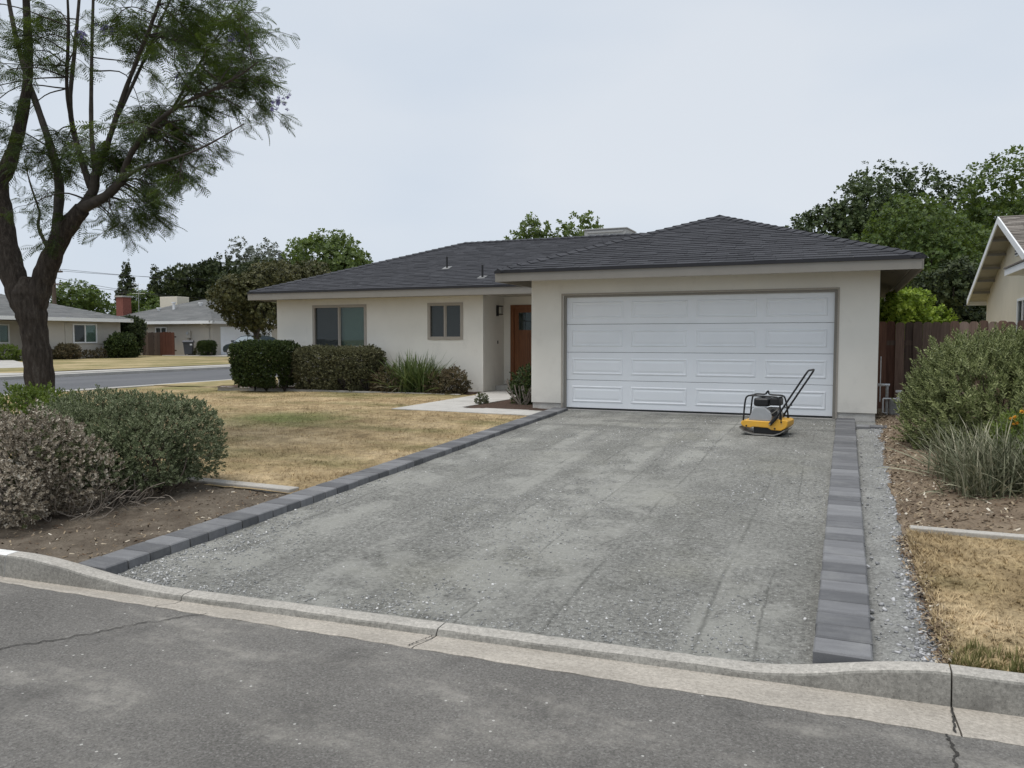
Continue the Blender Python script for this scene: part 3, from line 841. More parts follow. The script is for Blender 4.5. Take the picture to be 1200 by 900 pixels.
# garage door: four sections of four raised panels, stops and track shadow
gdoor = MB().box(GD[0], GD[1], GY + 0.16, GY + 0.18, -0.028, GD[3]).build('garage_door', 'dark_room', house)
gx0, gx1 = GD[0] + 0.035, GD[1] - 0.035
sh = (GD[3] - 0.02 - 0.0) / 4
for i in range(4):
    z0 = 0.0 + sh * i + 0.003; z1 = 0.0 + sh * (i + 1) - 0.003
    MB().box(gx0, gx1, GY + 0.105, GY + 0.15, z0, z1).build('door_section', 'door_white', gdoor, bevel=0.006)
    pw = (gx1 - gx0) / 4
    for j in range(4):
        a = gx0 + pw * j + (0.115 if j == 0 else 0.075); b = gx0 + pw * (j + 1) - (0.115 if j == 3 else 0.075)
        yb = GY + 0.105
        mb = MB()
        rings = [(0.0, 0.0005), (0.014, -0.012), (0.028, -0.012), (0.040, -0.002), (0.056, -0.002), (0.085, -0.009)]
        vs = []
        for ins, dy in rings:
            za, zb = z0 + 0.105 + ins, z1 - 0.105 - ins
            vs += [(a + ins, yb + dy, za), (b - ins, yb + dy, za), (b - ins, yb + dy, zb), (a + ins, yb + dy, zb)]
        fs = []
        for r_ in range(len(rings) - 1):
            fs += [(r_ * 4 + k, r_ * 4 + (k + 1) % 4, r_ * 4 + 4 + (k + 1) % 4, r_ * 4 + 4 + k) for k in range(4)]
        fs.append(tuple((len(rings) - 1) * 4 + k for k in range(4)))
        mb.add(vs, fs).build('door_panel', 'door_white', gdoor)
for x0, x1, z0, z1 in ((GD[0] + 0.002, GD[0] + 0.045, -0.02, GD[3] - 0.002), (GD[1] - 0.045, GD[1] - 0.002, -0.02, GD[3] - 0.002), (GD[0] + 0.045, GD[1] - 0.045, GD[3] - 0.04, GD[3] - 0.002)):
    MB().box(x0, x1, GY + 0.05, GY + 0.104, z0, z1).build('door_stop', 'trim', gdoor)
MB().box(gx0, gx1, GY + 0.10, GY + 0.15, -0.026, 0.0).build('bottom_seal', 'black_metal', gdoor)
# wooden return around the opening
for x0, x1, z0, z1 in ((GD[0] - 0.03, GD[0] - 0.001, -0.02, GD[3] + 0.03), (GD[1] + 0.001, GD[1] + 0.03, -0.02, GD[3] + 0.03), (GD[0] - 0.001, GD[1] + 0.001, GD[3] + 0.001, GD[3] + 0.03)):
    MB().box(x0, x1, GY - 0.012, GY + 0.02, z0, z1).build('door_casing', 'window_frame', house)

def slider_window(parent, W, y, frame='window_frame', left='screened_glass', right='window_glass', blind_l='dark_blind', blind_r='blind', slats=True):
    x0, x1, z0, z1 = W
    fw = 0.055
    w = MB()
    w.box(x0 - 0.02, x0 + fw, y - 0.015, y + 0.10, z0 - 0.02, z1 + 0.02).box(x1 - fw, x1 + 0.02, y - 0.015, y + 0.10, z0 - 0.02, z1 + 0.02)
    w.box(x0 + fw, x1 - fw, y - 0.015, y + 0.10, z1 - fw, z1 + 0.02).box(x0 + fw, x1 - fw, y - 0.025, y + 0.10, z0 - 0.02, z0 + fw)
    win = w.build('window', frame, parent)
    xm = (x0 + x1) / 2 - 0.02
    MB().box(xm - 0.025, xm + 0.025, y + 0.005, y + 0.07, z0 + fw, z1 - fw).build('mullion', frame, win)
    MB().box(x0 + fw, xm - 0.025, y + 0.045, y + 0.05, z0 + fw, z1 - fw).build('pane', left, win)
    MB().box(xm + 0.025, x1 - fw, y + 0.03, y + 0.035, z0 + fw, z1 - fw).build('pane', right, win)
    MB().box(xm + 0.025, xm + 0.05, y + 0.02, y + 0.045, z0 + fw, z1 - fw).build('sash', frame, win)
    if slats:
        for a, b, mt in ((x0 + fw, xm - 0.02, blind_l), (xm + 0.02, x1 - fw, blind_r)):
            mb = MB(); z = z0 + fw
            while z < z1 - fw:
                mb.add([(a, y + 0.125, z), (b, y + 0.125, z), (b, y + 0.145, z + 0.05), (a, y + 0.145, z + 0.05)], [(0, 1, 2, 3)])
                z += 0.048
            mb.build('blind', mt, win)
    MB().box(x0 - 0.3, x1 + 0.3, y + 0.30, y + 0.32, z0 - 0.3, z1 + 0.2).build('dark_interior', 'dark_room', win)
    return win
slider_window(house, WIN1, WY)
slider_window(house, WIN2, WY, left='screened_glass', right='screened_glass', slats=False)

# front door
fd = MB().box(-8.10, -7.32, 19.36, 19.41, 0.11, 2.12).build('front_door', 'door_wood', house, bevel=0.004)
for x0, x1, z0, z1 in ((-8.20, -8.10, 0.08, 2.20), (-7.32, -7.22, 0.08, 2.20), (-8.10, -7.32, 2.12, 2.20)):
    MB().box(x0, x1, 19.30, 19.43, z0, z1).build('door_frame', 'door_wood', house)
for x0, x1, z0, z1 in ((-8.10, -7.98, 0.11, 2.12), (-7.44, -7.32, 0.11, 2.12), (-7.98, -7.44, 0.11, 0.30), (-7.98, -7.44, 1.42, 1.54), (-7.98, -7.44, 2.0, 2.12), (-7.735, -7.685, 0.30, 1.42)):
    MB().box(x0, x1, 19.345, 19.362, z0, z1).build('door_rail', 'door_wood', fd)
MB().box(-7.98, -7.44, 19.352, 19.358, 1.54, 2.0).build('door_glass', 'window_glass', fd)
MB().box(-7.98, -7.44, 19.3585, 19.36, 1.54, 2.0).build('glass_backing', 'dark_room', fd)
for x in (-7.80, -7.62):
    MB().box(x - 0.008, x + 0.008, 19.345, 19.353, 1.54, 2.0).build('glazing_bar', 'black_metal', fd)
MB().box(-7.98, -7.44, 19.344, 19.352, 1.762, 1.778).build('glazing_bar', 'black_metal', fd)
MB().tube([(-7.39, 19.345, 1.05), (-7.39, 19.29, 1.05), (-7.39, 19.29, 1.25), (-7.39, 19.345, 1.25)], 0.012).build('door_handle', 'black_metal', fd)
# porch lamp and doorbell on the side of the recess
lm = MB().box(-8.388, -8.365, 18.80, 18.92, 1.90, 2.18).build('porch_lamp', 'black_metal', house)
MB().box(-8.36, -8.24, 18.80, 18.92, 2.14, 2.17).box(-8.36, -8.24, 18.80, 18.92, 1.93, 1.955).build('lamp_cap', 'black_metal', lm)
for dx in (-8.355, -8.255):
    for dy in (18.805, 18.905):
        MB().box(dx, dx + 0.01, dy, dy + 0.01, 1.955, 2.14).build('lamp_bar', 'black_metal', lm)
MB().cyl((-8.30, 18.86, 2.045), 'z', 0.035, 0.17, 12).build('lamp_glass', 'lamp_glass', lm)
MB().box(-8.388, -8.375, 18.87, 18.91, 1.18, 1.26).build('doorbell', 'black_metal', house)

# ---- roof: planes, shingles, ridge caps
SL = 0.363
E0, EL, ER, EYG, EYM, EYB = 2.60, -15.36, 1.04, 13.60, 17.50, 26.5
ZE_G = 2.575
CX = (-6.06 + 1.04) / 2; hw = 3.55
PK = (CX, EYG + hw, ZE_G + SL * hw)                          # garage peak
RZ = E0 + SL * 4.5
RL, RR = (EL + 4.5, 22.0, RZ), (ER - 4.5, 22.0, RZ)
GX0 = -6.06
yv = EYM + (PK[2] - E0) / SL                                  # garage ridge meets main slope
JN = (CX, yv, PK[2])
th = 0.03
deck = MB()
def poly3(mb, pts, dz):
    n_ = len(pts)
    vs = [(p[0], p[1], p[2] - 0.002) for p in pts] + [(p[0], p[1], p[2] - dz) for p in pts]
    mb.add(vs, [tuple(range(n_)), tuple(range(2 * n_ - 1, n_ - 1, -1))] + [(i, i + n_, (i + 1) % n_ + n_, (i + 1) % n_) for i in range(n_)])
main_front = [(EL, EYM, E0), (GX0 - 0.02, EYM, E0), (CX, yv, PK[2]), (RR[0], 22.0, RZ), RL]
gar_front = [(GX0, EYG, ZE_G), (ER, EYG, ZE_G), PK]
gar_left = [(GX0, EYM + 0.05, ZE_G), (GX0, EYG, ZE_G), PK, JN]
right = [(ER, EYG, ZE_G), (ER, EYB, ZE_G), RR, JN, PK]
left = [(EL, EYB, E0), (EL, EYM, E0), RL]
back = [(ER, EYB, E0), (EL, EYB, E0), RL, RR]
for p in (main_front, gar_front, gar_left, right, left, back):
    poly3(deck, p, th)
roof = deck.build('roof', 'soffit', house)

wedge = bpy.data.meshes.new('shingle')
def wedge_vs(w, l, hb, ht):
    return [(-w, 0, 0), (w, 0, 0), (w, l, 0), (-w, l, 0), (-w, 0, hb), (w, 0, hb), (w, l, ht), (-w, l, ht)]
BOXF = [(3, 2, 1, 0), (4, 5, 6, 7), (0, 1, 5, 4), (1, 2, 6, 5), (2, 3, 7, 6), (3, 0, 4, 7)]
wedge.from_pydata(wedge_vs(0.5, 0.175, 0.017, 0.005), [], BOXF); wedge.materials.append(M['shingle'])
EXPO = 0.142
def shingle_plane(p0, e, up_h, length_at, nmax, mat='shingle', single=0, expo=EXPO, parent=roof, name='shingle', tabw=0.30, pitch=SL, wmesh=wedge):
    """p0: left end of the eave (looking up the slope), e: unit eave direction, length_at(t)->(a, b) span at plan distance t up-slope"""
    p0 = Vector(p0); e = Vector(e); h = Vector(up_h)
    s = (h + Vector((0, 0, pitch))).normalized(); nrm = e.cross(s).normalized()
    cosp = 1 / math.sqrt(1 + pitch * pitch)
    rot = Matrix((e, s, nrm)).transposed().to_4x4()
    V = []; F = []; cnt = 0; k = 0
    while True:
        tpl = (k * expo - 0.02) * cosp
        tp = max(0, tpl)
        if tp > nmax: break
        a, b = length_at(tp); a2, b2 = length_at(tp + expo * cosp)
        if b - a < 0.05: break
        x = a - (0.12 + 0.3 * random.random())
        while x < b:
            w = tabw * random.choice((0.62, 0.85, 1.0, 1.15, 1.35))
            l, r_ = max(x, a), min(x + w, b)
            l2, r2 = max(x, a2), min(x + w, b2)
            x += w
            if r_ - l < 0.02: continue
            o_ = p0 + h * tpl + Vector((0, 0, pitch * tpl)) + nrm * 0.004
            full = (l2 - l) < 0.005 and (r_ - r2) < 0.005
            if full and cnt < single:
                ob = bpy.data.objects.new(name, wmesh); link(ob, parent)
                c_ = o_ + e * ((l + r_) / 2) - WL[parent.name]
                ob.matrix_local = Matrix.Translation(c_) @ rot @ Matrix.Diagonal((r_ - l - 0.004, 1, random.choice((0.8, 1.0, 1.0, 1.2)), 1))
                cnt += 1
            else:
                hb = 0.017 * random.choice((0.8, 1, 1, 1.2))
                r2 = max(r2, l2 + 0.005)
                L_ = expo + 0.03
                q = [(l + .002, 0, 0), (r_ - .002, 0, 0), (r2 - .002, L_, 0), (l2 + .002, L_, 0), (l + .002, 0, hb), (r_ - .002, 0, hb), (r2 - .002, L_, .005), (l2 + .002, L_, .005)]
                b0 = len(V)
                V += [tuple(o_ + e * u + s * v + nrm * w_) for u, v, w_ in q]
                F += [tuple(i + b0 for i in f) for f in BOXF]
        k += 1
    if V:
        MB().add(V, F).build('shingles', mat, parent, kind='stuff')
shingle_plane((GX0, EYG, ZE_G), (1, 0, 0), (0, 1, 0), lambda t_: (t_, 7.10 - t_), hw, single=300)
shingle_plane((EL, EYM, E0), (1, 0, 0), (0, 1, 0), lambda t_: (t_, (GX0 - EL) - 0.02 + min(t_ * 3.53 / (yv - EYM), 99) if t_ < yv - EYM else (RR[0] - EL) + (4.5 - t_) * 1.0), 4.5)
shingle_plane((ER, EYG, ZE_G), (0, 1, 0), (-1, 0, 0), lambda t_: (t_, 12.9 - t_), 3.55)
shingle_plane((GX0, EYM, ZE_G), (0, -1, 0), (1, 0, 0), lambda t_: (-t_, 3.9 - t_), 3.55)
shingle_plane((EL, EYB, E0), (0, -1, 0), (1, 0, 0), lambda t_: (t_, 9.0 - t_), 4.5)

def caps(a, b, mat='shingle', parent=roof, step=0.21, w=0.15, lift=0.03, drop=0.32):
    a = Vector(a); b = Vector(b); d = (b - a); n_ = int(d.length / step); d.normalize()
    sd = d.cross(Vector((0, 0, 1))).normalized(); up = sd.cross(d).normalized()
    me = bpy.data.meshes.new('ridge_cap')
    hb, ht, L_ = 0.035, 0.012, step + 0.05
    me.from_pydata([(-w, 0, hb - w * drop), (0, 0, hb), (w, 0, hb - w * drop), (-w, L_, ht - w * drop), (0, L_, ht), (w, L_, ht - w * drop),
                    (-w, 0, hb - w * drop - .03), (0, 0, hb - .03), (w, 0, hb - w * drop - .03), (-w, L_, -.02 - w * drop), (0, L_, -.02), (w, L_, -.02 - w * drop)], [],
                   [(0, 1, 4, 3), (1, 2, 5, 4), (0, 6, 7, 1), (1, 7, 8, 2), (0, 3, 9, 6), (2, 8, 11, 5), (3, 4, 10, 9), (4, 5, 11, 10), (6, 9, 10, 7), (7, 10, 11, 8)])
    me.materials.append(M[mat])
    rot = Matrix((sd, d, up)).transposed().to_4x4()
    for i in range(n_):
        o = bpy.data.objects.new('ridge_cap', me); link(o, parent)
        o.matrix_local = Matrix.Translation(a + d * (i * step) + up * (lift - 0.012) - WL[parent.name]) @ rot
caps((GX0 + 0.02, EYG + 0.02, ZE_G), PK); caps((ER - 0.02, EYG + 0.02, ZE_G), PK)
caps((EL + 0.02, EYM + 0.02, E0), RL); caps(RL, (RR[0], 22.0, RZ)); caps(PK, JN)
# fascia boards and black metal drip edge
def eave(p, q, zt, out, hgt=0.155):
    (x0, y0), (x1, y1) = p, q
    ox, oy = out
    MB().box(min(x0, x1) + min(0, ox * 0.03), max(x0, x1) + max(0, ox * 0.03), min(y0, y1) + min(0, oy * 0.03), max(y0, y1) + max(0, oy * 0.03), zt - 0.045 - hgt, zt - 0.046).build('fascia', 'trim', house)
    MB().box(min(x0, x1) + min(0, ox * 0.05), max(x0, x1) + max(0, ox * 0.05), min(y0, y1) + min(0, oy * 0.05), max(y0, y1) + max(0, oy * 0.05), zt - 0.0455, zt + 0.004).build('drip_edge', 'drip_metal', house)
eave((GX0, EYG), (ER, EYG), ZE_G, (0, -1)); eave((ER, EYG + 0.001), (ER, EYB), ZE_G, (1, 0)); eave((GX0, EYG + 0.001), (GX0, EYM - 0.06), ZE_G, (-1, 0))
eave((EL, EYM), (XG - 0.01, EYM), E0, (0, -1), 0.175); eave((EL, EYM + 0.001), (EL, EYB), E0, (-1, 0), 0.175)
# soffit boards under the right and left garage eaves and the front overhang
for i in range(40):
    y = EYG + 0.62 + i * 0.30
    if y > EYB: break
    MB().prism([(XR + 0.004, ZE_G + SL * (ER - XR) - 0.034), (ER - 0.03, ZE_G - 0.025), (ER - 0.03, ZE_G - 0.055), (XR + 0.004, ZE_G + SL * (ER - XR) - 0.066)], 'y', y, y + 0.045).build('soffit_board', 'trim', house)
for i in range(9):
    y = EYG + 0.62 + i * 0.30
    MB().prism([(XG - 0.004, ZE_G + SL * (XG - GX0) - 0.034), (GX0 + 0.03, ZE_G - 0.025), (GX0 + 0.03, ZE_G - 0.055), (XG - 0.004, ZE_G + SL * (XG - GX0) - 0.066)], 'y', y, y + 0.045).build('soffit_board', 'trim', house)
MB().box(XG, XR, GY + 0.02, GY + 0.17, 2.47, 2.76).build('frieze_board', 'trim', house)
MB().box(XL, XG, WY + 0.02, WY + 0.15, 2.42, 2.74).build('frieze_board', 'trim', house)
MB().box(EL + 0.03, XG, EYM + 0.02, WY + 0.02, 2.40, 2.425).build('soffit', 'trim', house)
# roof vents and the evaporative cooler
for x, y, hgt in ((-10.03, 19.2, 0.27), (-8.5, 18.2, 0.27)):
    zr = E0 + SL * (y - EYM)
    v = MB().cyl((x, y, zr + hgt / 2), 'z', 0.027, hgt + 0.1, 12).build('vent_pipe', 'black_metal', roof)
    MB().prism([(y - 0.12, zr - 0.03), (y + 0.12, zr + 0.06), (y + 0.12, zr + 0.066), (y - 0.12, zr - 0.022)], 'x', x - 0.10, x + 0.10).build('vent_flashing', 'pipe_grey', roof)
ac = MB().box(-7.35, -6.05, 23.0, 24.1, 3.7, 4.57).build('roof_cooler', 'cooler_paint', house, bevel=0.02)
MB().box(-7.38, -6.02, 22.97, 24.13, 4.57, 4.605).build('cooler_lid', 'cooler_paint', ac, bevel=0.01)
for i in range(5):
    MB().box(-7.25, -6.15, 22.975, 22.999, 4.0 + i * 0.12, 4.05 + i * 0.12).build('louvre', 'cooler_paint', ac)

# ------------------------------------------------------------------ gas pipes beside the garage
gas = thing('gas_pipes', 'grey gas riser pipes and regulator against the garage side wall', 'pipes', (0.62, 14.9, -0.2))
MB().tube(smooth_path([(0.66, 14.75, -0.3), (0.66, 14.75, 0.45), (0.66, 14.75, 0.52)], 2), 0.024, 10).build('riser', 'pipe_grey', gas, smooth=True)
MB().tube([(0.52, 14.75, 0.53), (0.70, 14.75, 0.53)], 0.022, 10).build('elbow_pipe', 'galv', gas, smooth=True)
MB().tube([(0.84, 14.7, -0.3), (0.84, 14.7, 0.30)], 0.022, 10).build('riser', 'pipe_grey', gas, smooth=True)
MB().tube([(0.60, 14.7, 0.30), (0.84, 14.7, 0.30)], 0.016, 8).build('cross_pipe', 'galv', gas)
MB().tube([(0.60, 14.7, 0.30), (0.60, 14.7, 0.06), (0.66, 14.7, 0.06)], 0.013, 8).build('cross_pipe', 'galv', gas)
MB().cyl((0.84, 14.7, 0.30), 'z', 0.045, 0.06, 14).cyl((0.84, 14.7, 0.36), 'z', 0.02, 0.08, 10).cyl((0.84, 14.7, 0.43), 'z', 0.055, 0.035, 14).build('regulator', 'galv', gas, smooth=False)
MB().box(0.70, 0.84, 14.78, 14.9, 0.0, 0.28).build('meter_body', 'pipe_grey', gas, bevel=0.03)
MB().tube([(0.575, 15.3, 0.2), (0.575, 15.3, 1.0)], 0.008, 6).build('conduit', 'galv', gas)

# ------------------------------------------------------------------ board fence beside the garage
def woodmat(name, cols):
    t = NT(name)
    col = t.ramp(t.island(), [(i / (len(cols) - 1), c_) for i, c_ in enumerate(cols)])
    g_ = t.noise(8, 5, 0.65, stretch=(6, 6, 0.35))
    col = t.mix(0.7, col, t.ramp(g_, [(0.3, 0.28), (0.7, 0.74)]), 'OVERLAY')
    M[name] = t.finish(col, 0.85, t.bump(g_, 0.3, 0.004), spec=0.2)
woodmat('red_board', [(0.060, 0.030, 0.021), (0.095, 0.047, 0.032), (0.13, 0.074, 0.052), (0.17, 0.115, 0.088)])
woodmat('dark_board', [(0.045, 0.032, 0.026), (0.07, 0.05, 0.04), (0.10, 0.075, 0.06)])
woodmat('grey_board', [(0.16, 0.135, 0.11), (0.24, 0.21, 0.18)])
def board_me(name, w, h, t_, mat):
    me = bpy.data.meshes.new(name)
    prof = [(-w, 0), (w, 0), (w, h - 0.05), (w * 0.82, h - 0.018), (w * 0.45, h), (-w * 0.45, h), (-w * 0.82, h - 0.018), (-w, h - 0.05)]
    n_ = len(prof)
    me.from_pydata([(x, -t_, z) for x, z in prof] + [(x, t_, z) for x, z in prof], [], [tuple(range(n_)), tuple(range(2 * n_ - 1, n_ - 1, -1))] + [(i, i + n_, (i + 1) % n_ + n_, (i + 1) % n_) for i in range(n_)])
    me.materials.append(M[mat]); return me
woodmat('brown_board', [(0.095, 0.060, 0.046), (0.15, 0.105, 0.083), (0.21, 0.16, 0.13)])
bm_ = {k: board_me('board', 0.0738, 1.78, 0.009, k) for k in ('red_board', 'dark_board', 'brown_board')}
fence = thing('board_fence', 'weathered red brown dog-eared board fence beside the garage', 'fence', (2.5, 16.0, -0.16))
x = 0.62; i = 0
while x < 9.0:
    o = bpy.data.objects.new('board', bm_['dark_board' if 1.05 < x < 1.75 else ('red_board' if x < 0.8 or random.random() < .35 else 'brown_board')]); link(o, fence)
    o.location = (x - 2.5 + random.uniform(-.003, .003), (0.011 if i % 2 else -0.011) + random.uniform(-.003, .003), random.uniform(-.015, .012)); o.rotation_euler = (random.uniform(-.01, .01), random.uniform(-.008, .008), 0)
    x += 0.1445; i += 1
for z in (0.25, 1.35):
    MB().box(0.5, 9, 16.012, 16.05, z - 0.16, z - 0.07).build('rail', 'dark_board', fence)
for x in (0.55, 2.9, 5.3, 7.7):
    MB().box(x - 0.045, x + 0.045, 16.05, 16.14, -0.2, 1.55).build('post', 'dark_board', fence)

# ------------------------------------------------------------------ neighbour house on the right (gable end)
nb = thing('neighbor_house', 'cream stucco gable end with white barge boards beyond the board fence', 'house', (4.0, 21.4, 0.0))
NX, NY0, NYA, NY1 = 3.62, 17.3, 21.4, 25.7
ez, az = 2.42, 4.12
sl_n = (az - ez) / (NY1 - NYA + 0.35)
wz = lambda y: az - abs(y - NYA) * sl_n - 0.06
mb = MB().prism([(NY0, -0.2), (NY1, -0.2), (NY1, wz(NY1)), (NYA, wz(NYA)), (NY0, wz(NY0))], 'x', NX, NX + 0.16)
mb.box(NX + 0.16, 14, NY0, NY0 + 0.16, -0.2, wz(NY0)).box(NX + 0.16, 14, NY1 - 0.16, NY1, -0.2, wz(NY1)).build('wall', 'cream_stucco', nb)
BX = 3.2
ya, yb_ = NYA - 4.75, NYA + 4.65
rp = MB()
for (yy) in (ya, yb_):
    zz = az - abs(yy - NYA) * sl_n
    rp.add([(BX, yy, zz), (14, yy, zz), (14, NYA, az), (BX, NYA, az), (BX, yy, zz - .05), (14, yy, zz - .05), (14, NYA, az - .05), (BX, NYA, az - .05)], BOXF)
nroof = rp.build('roof', 'soffit', nb)
me_b = bpy.data.meshes.new('x')
shingle_plane((BX, ya, az - (NYA - ya) * sl_n), (1, 0, 0), (0, 1, 0), lambda t_: (0, 8.0), 4.7, mat='brown_shingle', parent=nroof, pitch=sl_n)
for yy in (ya, yb_):
    zz = az - abs(yy - NYA) * sl_n
    MB().add([(BX - .03, yy, zz - .15), (BX, yy, zz - .15), (BX, NYA, az - .15), (BX - .03, NYA, az - .15), (BX - .03, yy, zz + .012), (BX, yy, zz + .012), (BX, NYA, az + .012), (BX - .03, NYA, az + .012)], BOXF).build('barge_board', 'white_paint', nb)
    MB().box(BX, 14, yy - 0.03 if yy < NYA else yy, yy if yy < NYA else yy + 0.03, zz - .16, zz + .0).build('fascia', 'white_paint', nb)
for i in range(1, 6):
    for sg in (-1, 1):
        yy = NYA + sg * (0.75 * i + 0.1)
        zz = az - abs(yy - NYA) * sl_n - 0.06
        MB().box(BX + .002, NX - .002, yy - .03, yy + .03, zz - .10, zz - 0.03).build('lookout', 'trim', nb)
gv = MB().box(NX - 0.025, NX - 0.001, NYA - 0.28, NYA + 0.28, 3.22, 3.62).build('gable_vent', 'white_paint', nb)
for i in range(5):
    MB().box(NX - 0.045, NX - 0.0255, NYA - 0.24, NYA + 0.24, 3.26 + i * 0.07, 3.29 + i * 0.07).build('louvre', 'black_metal', gv)
w_ = MB()
for y0, y1, z0, z1 in ((20.0, 20.06, 1.02, 2.22), (21.14, 21.2, 1.02, 2.22), (20.06, 21.14, 2.16, 2.22), (20.06, 21.14, 1.02, 1.08), (20.58, 20.62, 1.08, 2.16)):
    w_.box(NX - 0.04, NX - 0.001, y0, y1, z0, z1)
nw = w_.build('window', 'white_paint', nb)
MB().box(NX - 0.012, NX - 0.006, 20.06, 20.58, 1.08, 2.16).build('pane', 'screened_glass', nw)
MB().box(NX - 0.012, NX - 0.006, 20.62, 21.14, 1.08, 2.16).build('pane', 'screened_glass', nw)
MB().box(NX - 0.0055, NX - 0.002, 20.06, 21.14, 1.08, 2.16).build('dark_interior', 'dark_room', nw)
pr = MB().prism([(16.0, 2.62), (19.3, 2.62), (19.3, 2.75), (16.0, 2.75)], 'x', 3.02, 3.61).build('porch_roof', 'white_paint', nb)
MB().prism([(3.00, 2.752), (3.615, 2.95), (3.615, 2.99), (3.00, 2.785)], 'y', 15.98, 19.32).build('roofing', 'brown_shingle', pr)

# ------------------------------------------------------------------ side street and the lots across it
sx0, sx1 = -28.3, -20.25
sz_ = lambda Y: -0.40 + 0.20 * np.clip((Y - 3.5) / 9.0, 0, 1)
sheet('side_street', 'far_asphalt', np.linspace(sx0 - 0.02, sx1 + 0.02, 12), np.linspace(3.3, 160, 120), lambda X, Y: sz_(Y) + 0.05 * (1 - ((X - (sx0 + sx1) / 2) / 4.1) ** 2) + 0.002)
def kerb_run(name, mat, x0, x1, ztop, parent=None):
    return struct(MB().box(x0, x1, 6.0, 160, -0.6, ztop).build(name, mat, parent, bevel=0.02))
kerb_run('kerb', 'far_concrete', sx1, sx1 + 0.28, -0.135)
kerb_run('kerb', 'far_concrete', sx0 - 0.5, sx0, -0.07)
struct(MB().box(sx0 - 1.75, sx0 - 0.5, 6.0, 160, -0.6, -0.045).build('sidewalk', 'far_concrete'))
fl = sheet('far_lawn', 'far_lawn', np.linspace(-110, sx0 - 1.75, 60), np.linspace(4, 160, 90), lambda X, Y: 0.02 + 0.05 * np.clip((-X - 30) / 15, 0, 1) + 0.06 * (fbm(X * .3, Y * .3) - .5) - 0.05 * np.clip((X + 32) / 2, 0, 1))
struct(MB().add([(sx0 - 0.02, 19.0, -0.19), (sx0 - 0.02, 23.0, -0.19), (sx0 - 1.8, 22.2, -0.035), (-38, 27.0, 0.10), (-44.9, 31.0, 0.11), (-44.9, 20.0, 0.11), (-38, 19.5, .10), (sx0 - 1.8, 19.5, -0.035)], [(0, 1, 2, 7), (7, 2, 3, 6), (6, 3, 4, 5)]).build('driveway', 'far_concrete'))
struct(MB().prism([(sx0 - 1.74, 44.6), (sx0 - 1.74, 52.6), (-43, 52.6), (-43, 44.0), (-46, 43.9), (-46, 43.2), (-36, 43.2)], 'z', -0.3, 0.11).build('driveway', 'far_concrete'))

def hip(parent, x0, x1, y0, y1, ze, slope, mat, trim='white_paint', shell='grey_shingle'):
    w, d = x1 - x0, y1 - y0
    h_ = min(w, d) / 2
    if w >= d: a, b = (x0 + h_, (y0 + y1) / 2), (x1 - h_, (y0 + y1) / 2)
    else: a, b = ((x0 + x1) / 2, y0 + h_), ((x0 + x1) / 2, y1 - h_)
    zr = ze + slope * h_
    V = [(x0, y0, ze), (x1, y0, ze), (x1, y1, ze), (x0, y1, ze), (a[0], a[1], zr), (b[0], b[1], zr)]
    F = [(0, 1, 5, 4), (1, 2, 5), (2, 3, 4, 5), (3, 0, 4)] if w >= d else [(0, 1, 4), (1, 2, 5, 4), (2, 3, 5), (3, 0, 4, 5)]
    F.append((3, 2, 1, 0))
    rf = MB().add(V, F).build('roof', mat, parent)
    for (p, q) in (((x0, y0), (x1, y0)), ((x1, y0), (x1, y1))):
        if p[1] == q[1]: MB().box(p[0], q[0] + .05, p[1] - .05, p[1], ze - .19, ze + .02).build('fascia', trim, parent)
        else: MB().box(p[0], p[0] + .05, p[1], q[1], ze - .19, ze + .02).build('fascia', trim, parent)
    # shingle courses on the two slopes that face the street corner, and hip caps
    def courses(o, e, up, span, n_):
        shingle_plane(o, e, up, span, n_, mat=shell, parent=rf, pitch=slope, expo=0.30, tabw=0.9)
    if w >= d:
        courses((x0, y0, ze), (1, 0, 0), (0, 1, 0), lambda t_: (t_, w - t_), h_)
        courses((x1, y0, ze), (0, 1, 0), (-1, 0, 0), lambda t_: (t_, d - t_), h_)
        caps((x1, y0, ze), (b[0], b[1], zr), shell, rf, 0.45, 0.2)
    else:
        courses((x0, y0, ze), (1, 0, 0), (0, 1, 0), lambda t_: (t_, w - t_), h_)
        courses((x1, y0, ze), (0, 1, 0), (-1, 0, 0), lambda t_: (t_, d - t_), h_)
        caps((x1, y1, ze), (b[0], b[1], zr), shell, rf, 0.45, 0.2)
    return rf
def xwin(parent, X, y0, y1, z0, z1, shutters=False):
    w = MB()
    f_ = 0.09
    for a, b, c_, d_ in ((y0, y0 + f_, z0, z1), (y1 - f_, y1, z0, z1), (y0 + f_, y1 - f_, z1 - f_, z1), (y0 + f_, y1 - f_, z0, z0 + f_), ((y0 + y1) / 2 - .04, (y0 + y1) / 2 + .04, z0 + f_, z1 - f_)):
        w.box(X + 0.001, X + 0.07, a, b, c_, d_)
    win = w.build('window', 'white_paint', parent)
    MB().box(X + .02, X + .03, y0 + f_, (y0 + y1) / 2 - .04, z0 + f_, z1 - f_).build('pane', 'screened_glass', win)
    MB().box(X + .02, X + .03, (y0 + y1) / 2 + .04, y1 - f_, z0 + f_, z1 - f_).build('pane', 'window_glass', win)
    MB().box(X + .002, X + .012, y0 + f_, (y0 + y1) / 2, z0 + f_, z1 - f_).build('blind', 'dark_blind', win)
    MB().box(X + .002, X + .012, (y0 + y1) / 2, y1 - f_, z0 + f_, z1 - f_).build('blind', 'blind', win)
    if shutters:
        for a in (y0 - 0.52, y1 + 0.04):
            s_ = MB().box(X + .001, X + .04, a, a + 0.48, z0 - 0.05, z1 + 0.04).build('shutter', 'shutter_paint', parent, bevel=0.008)
plain('shutter_paint', (0.46, 0.435, 0.385), 0.6, var=0.05)

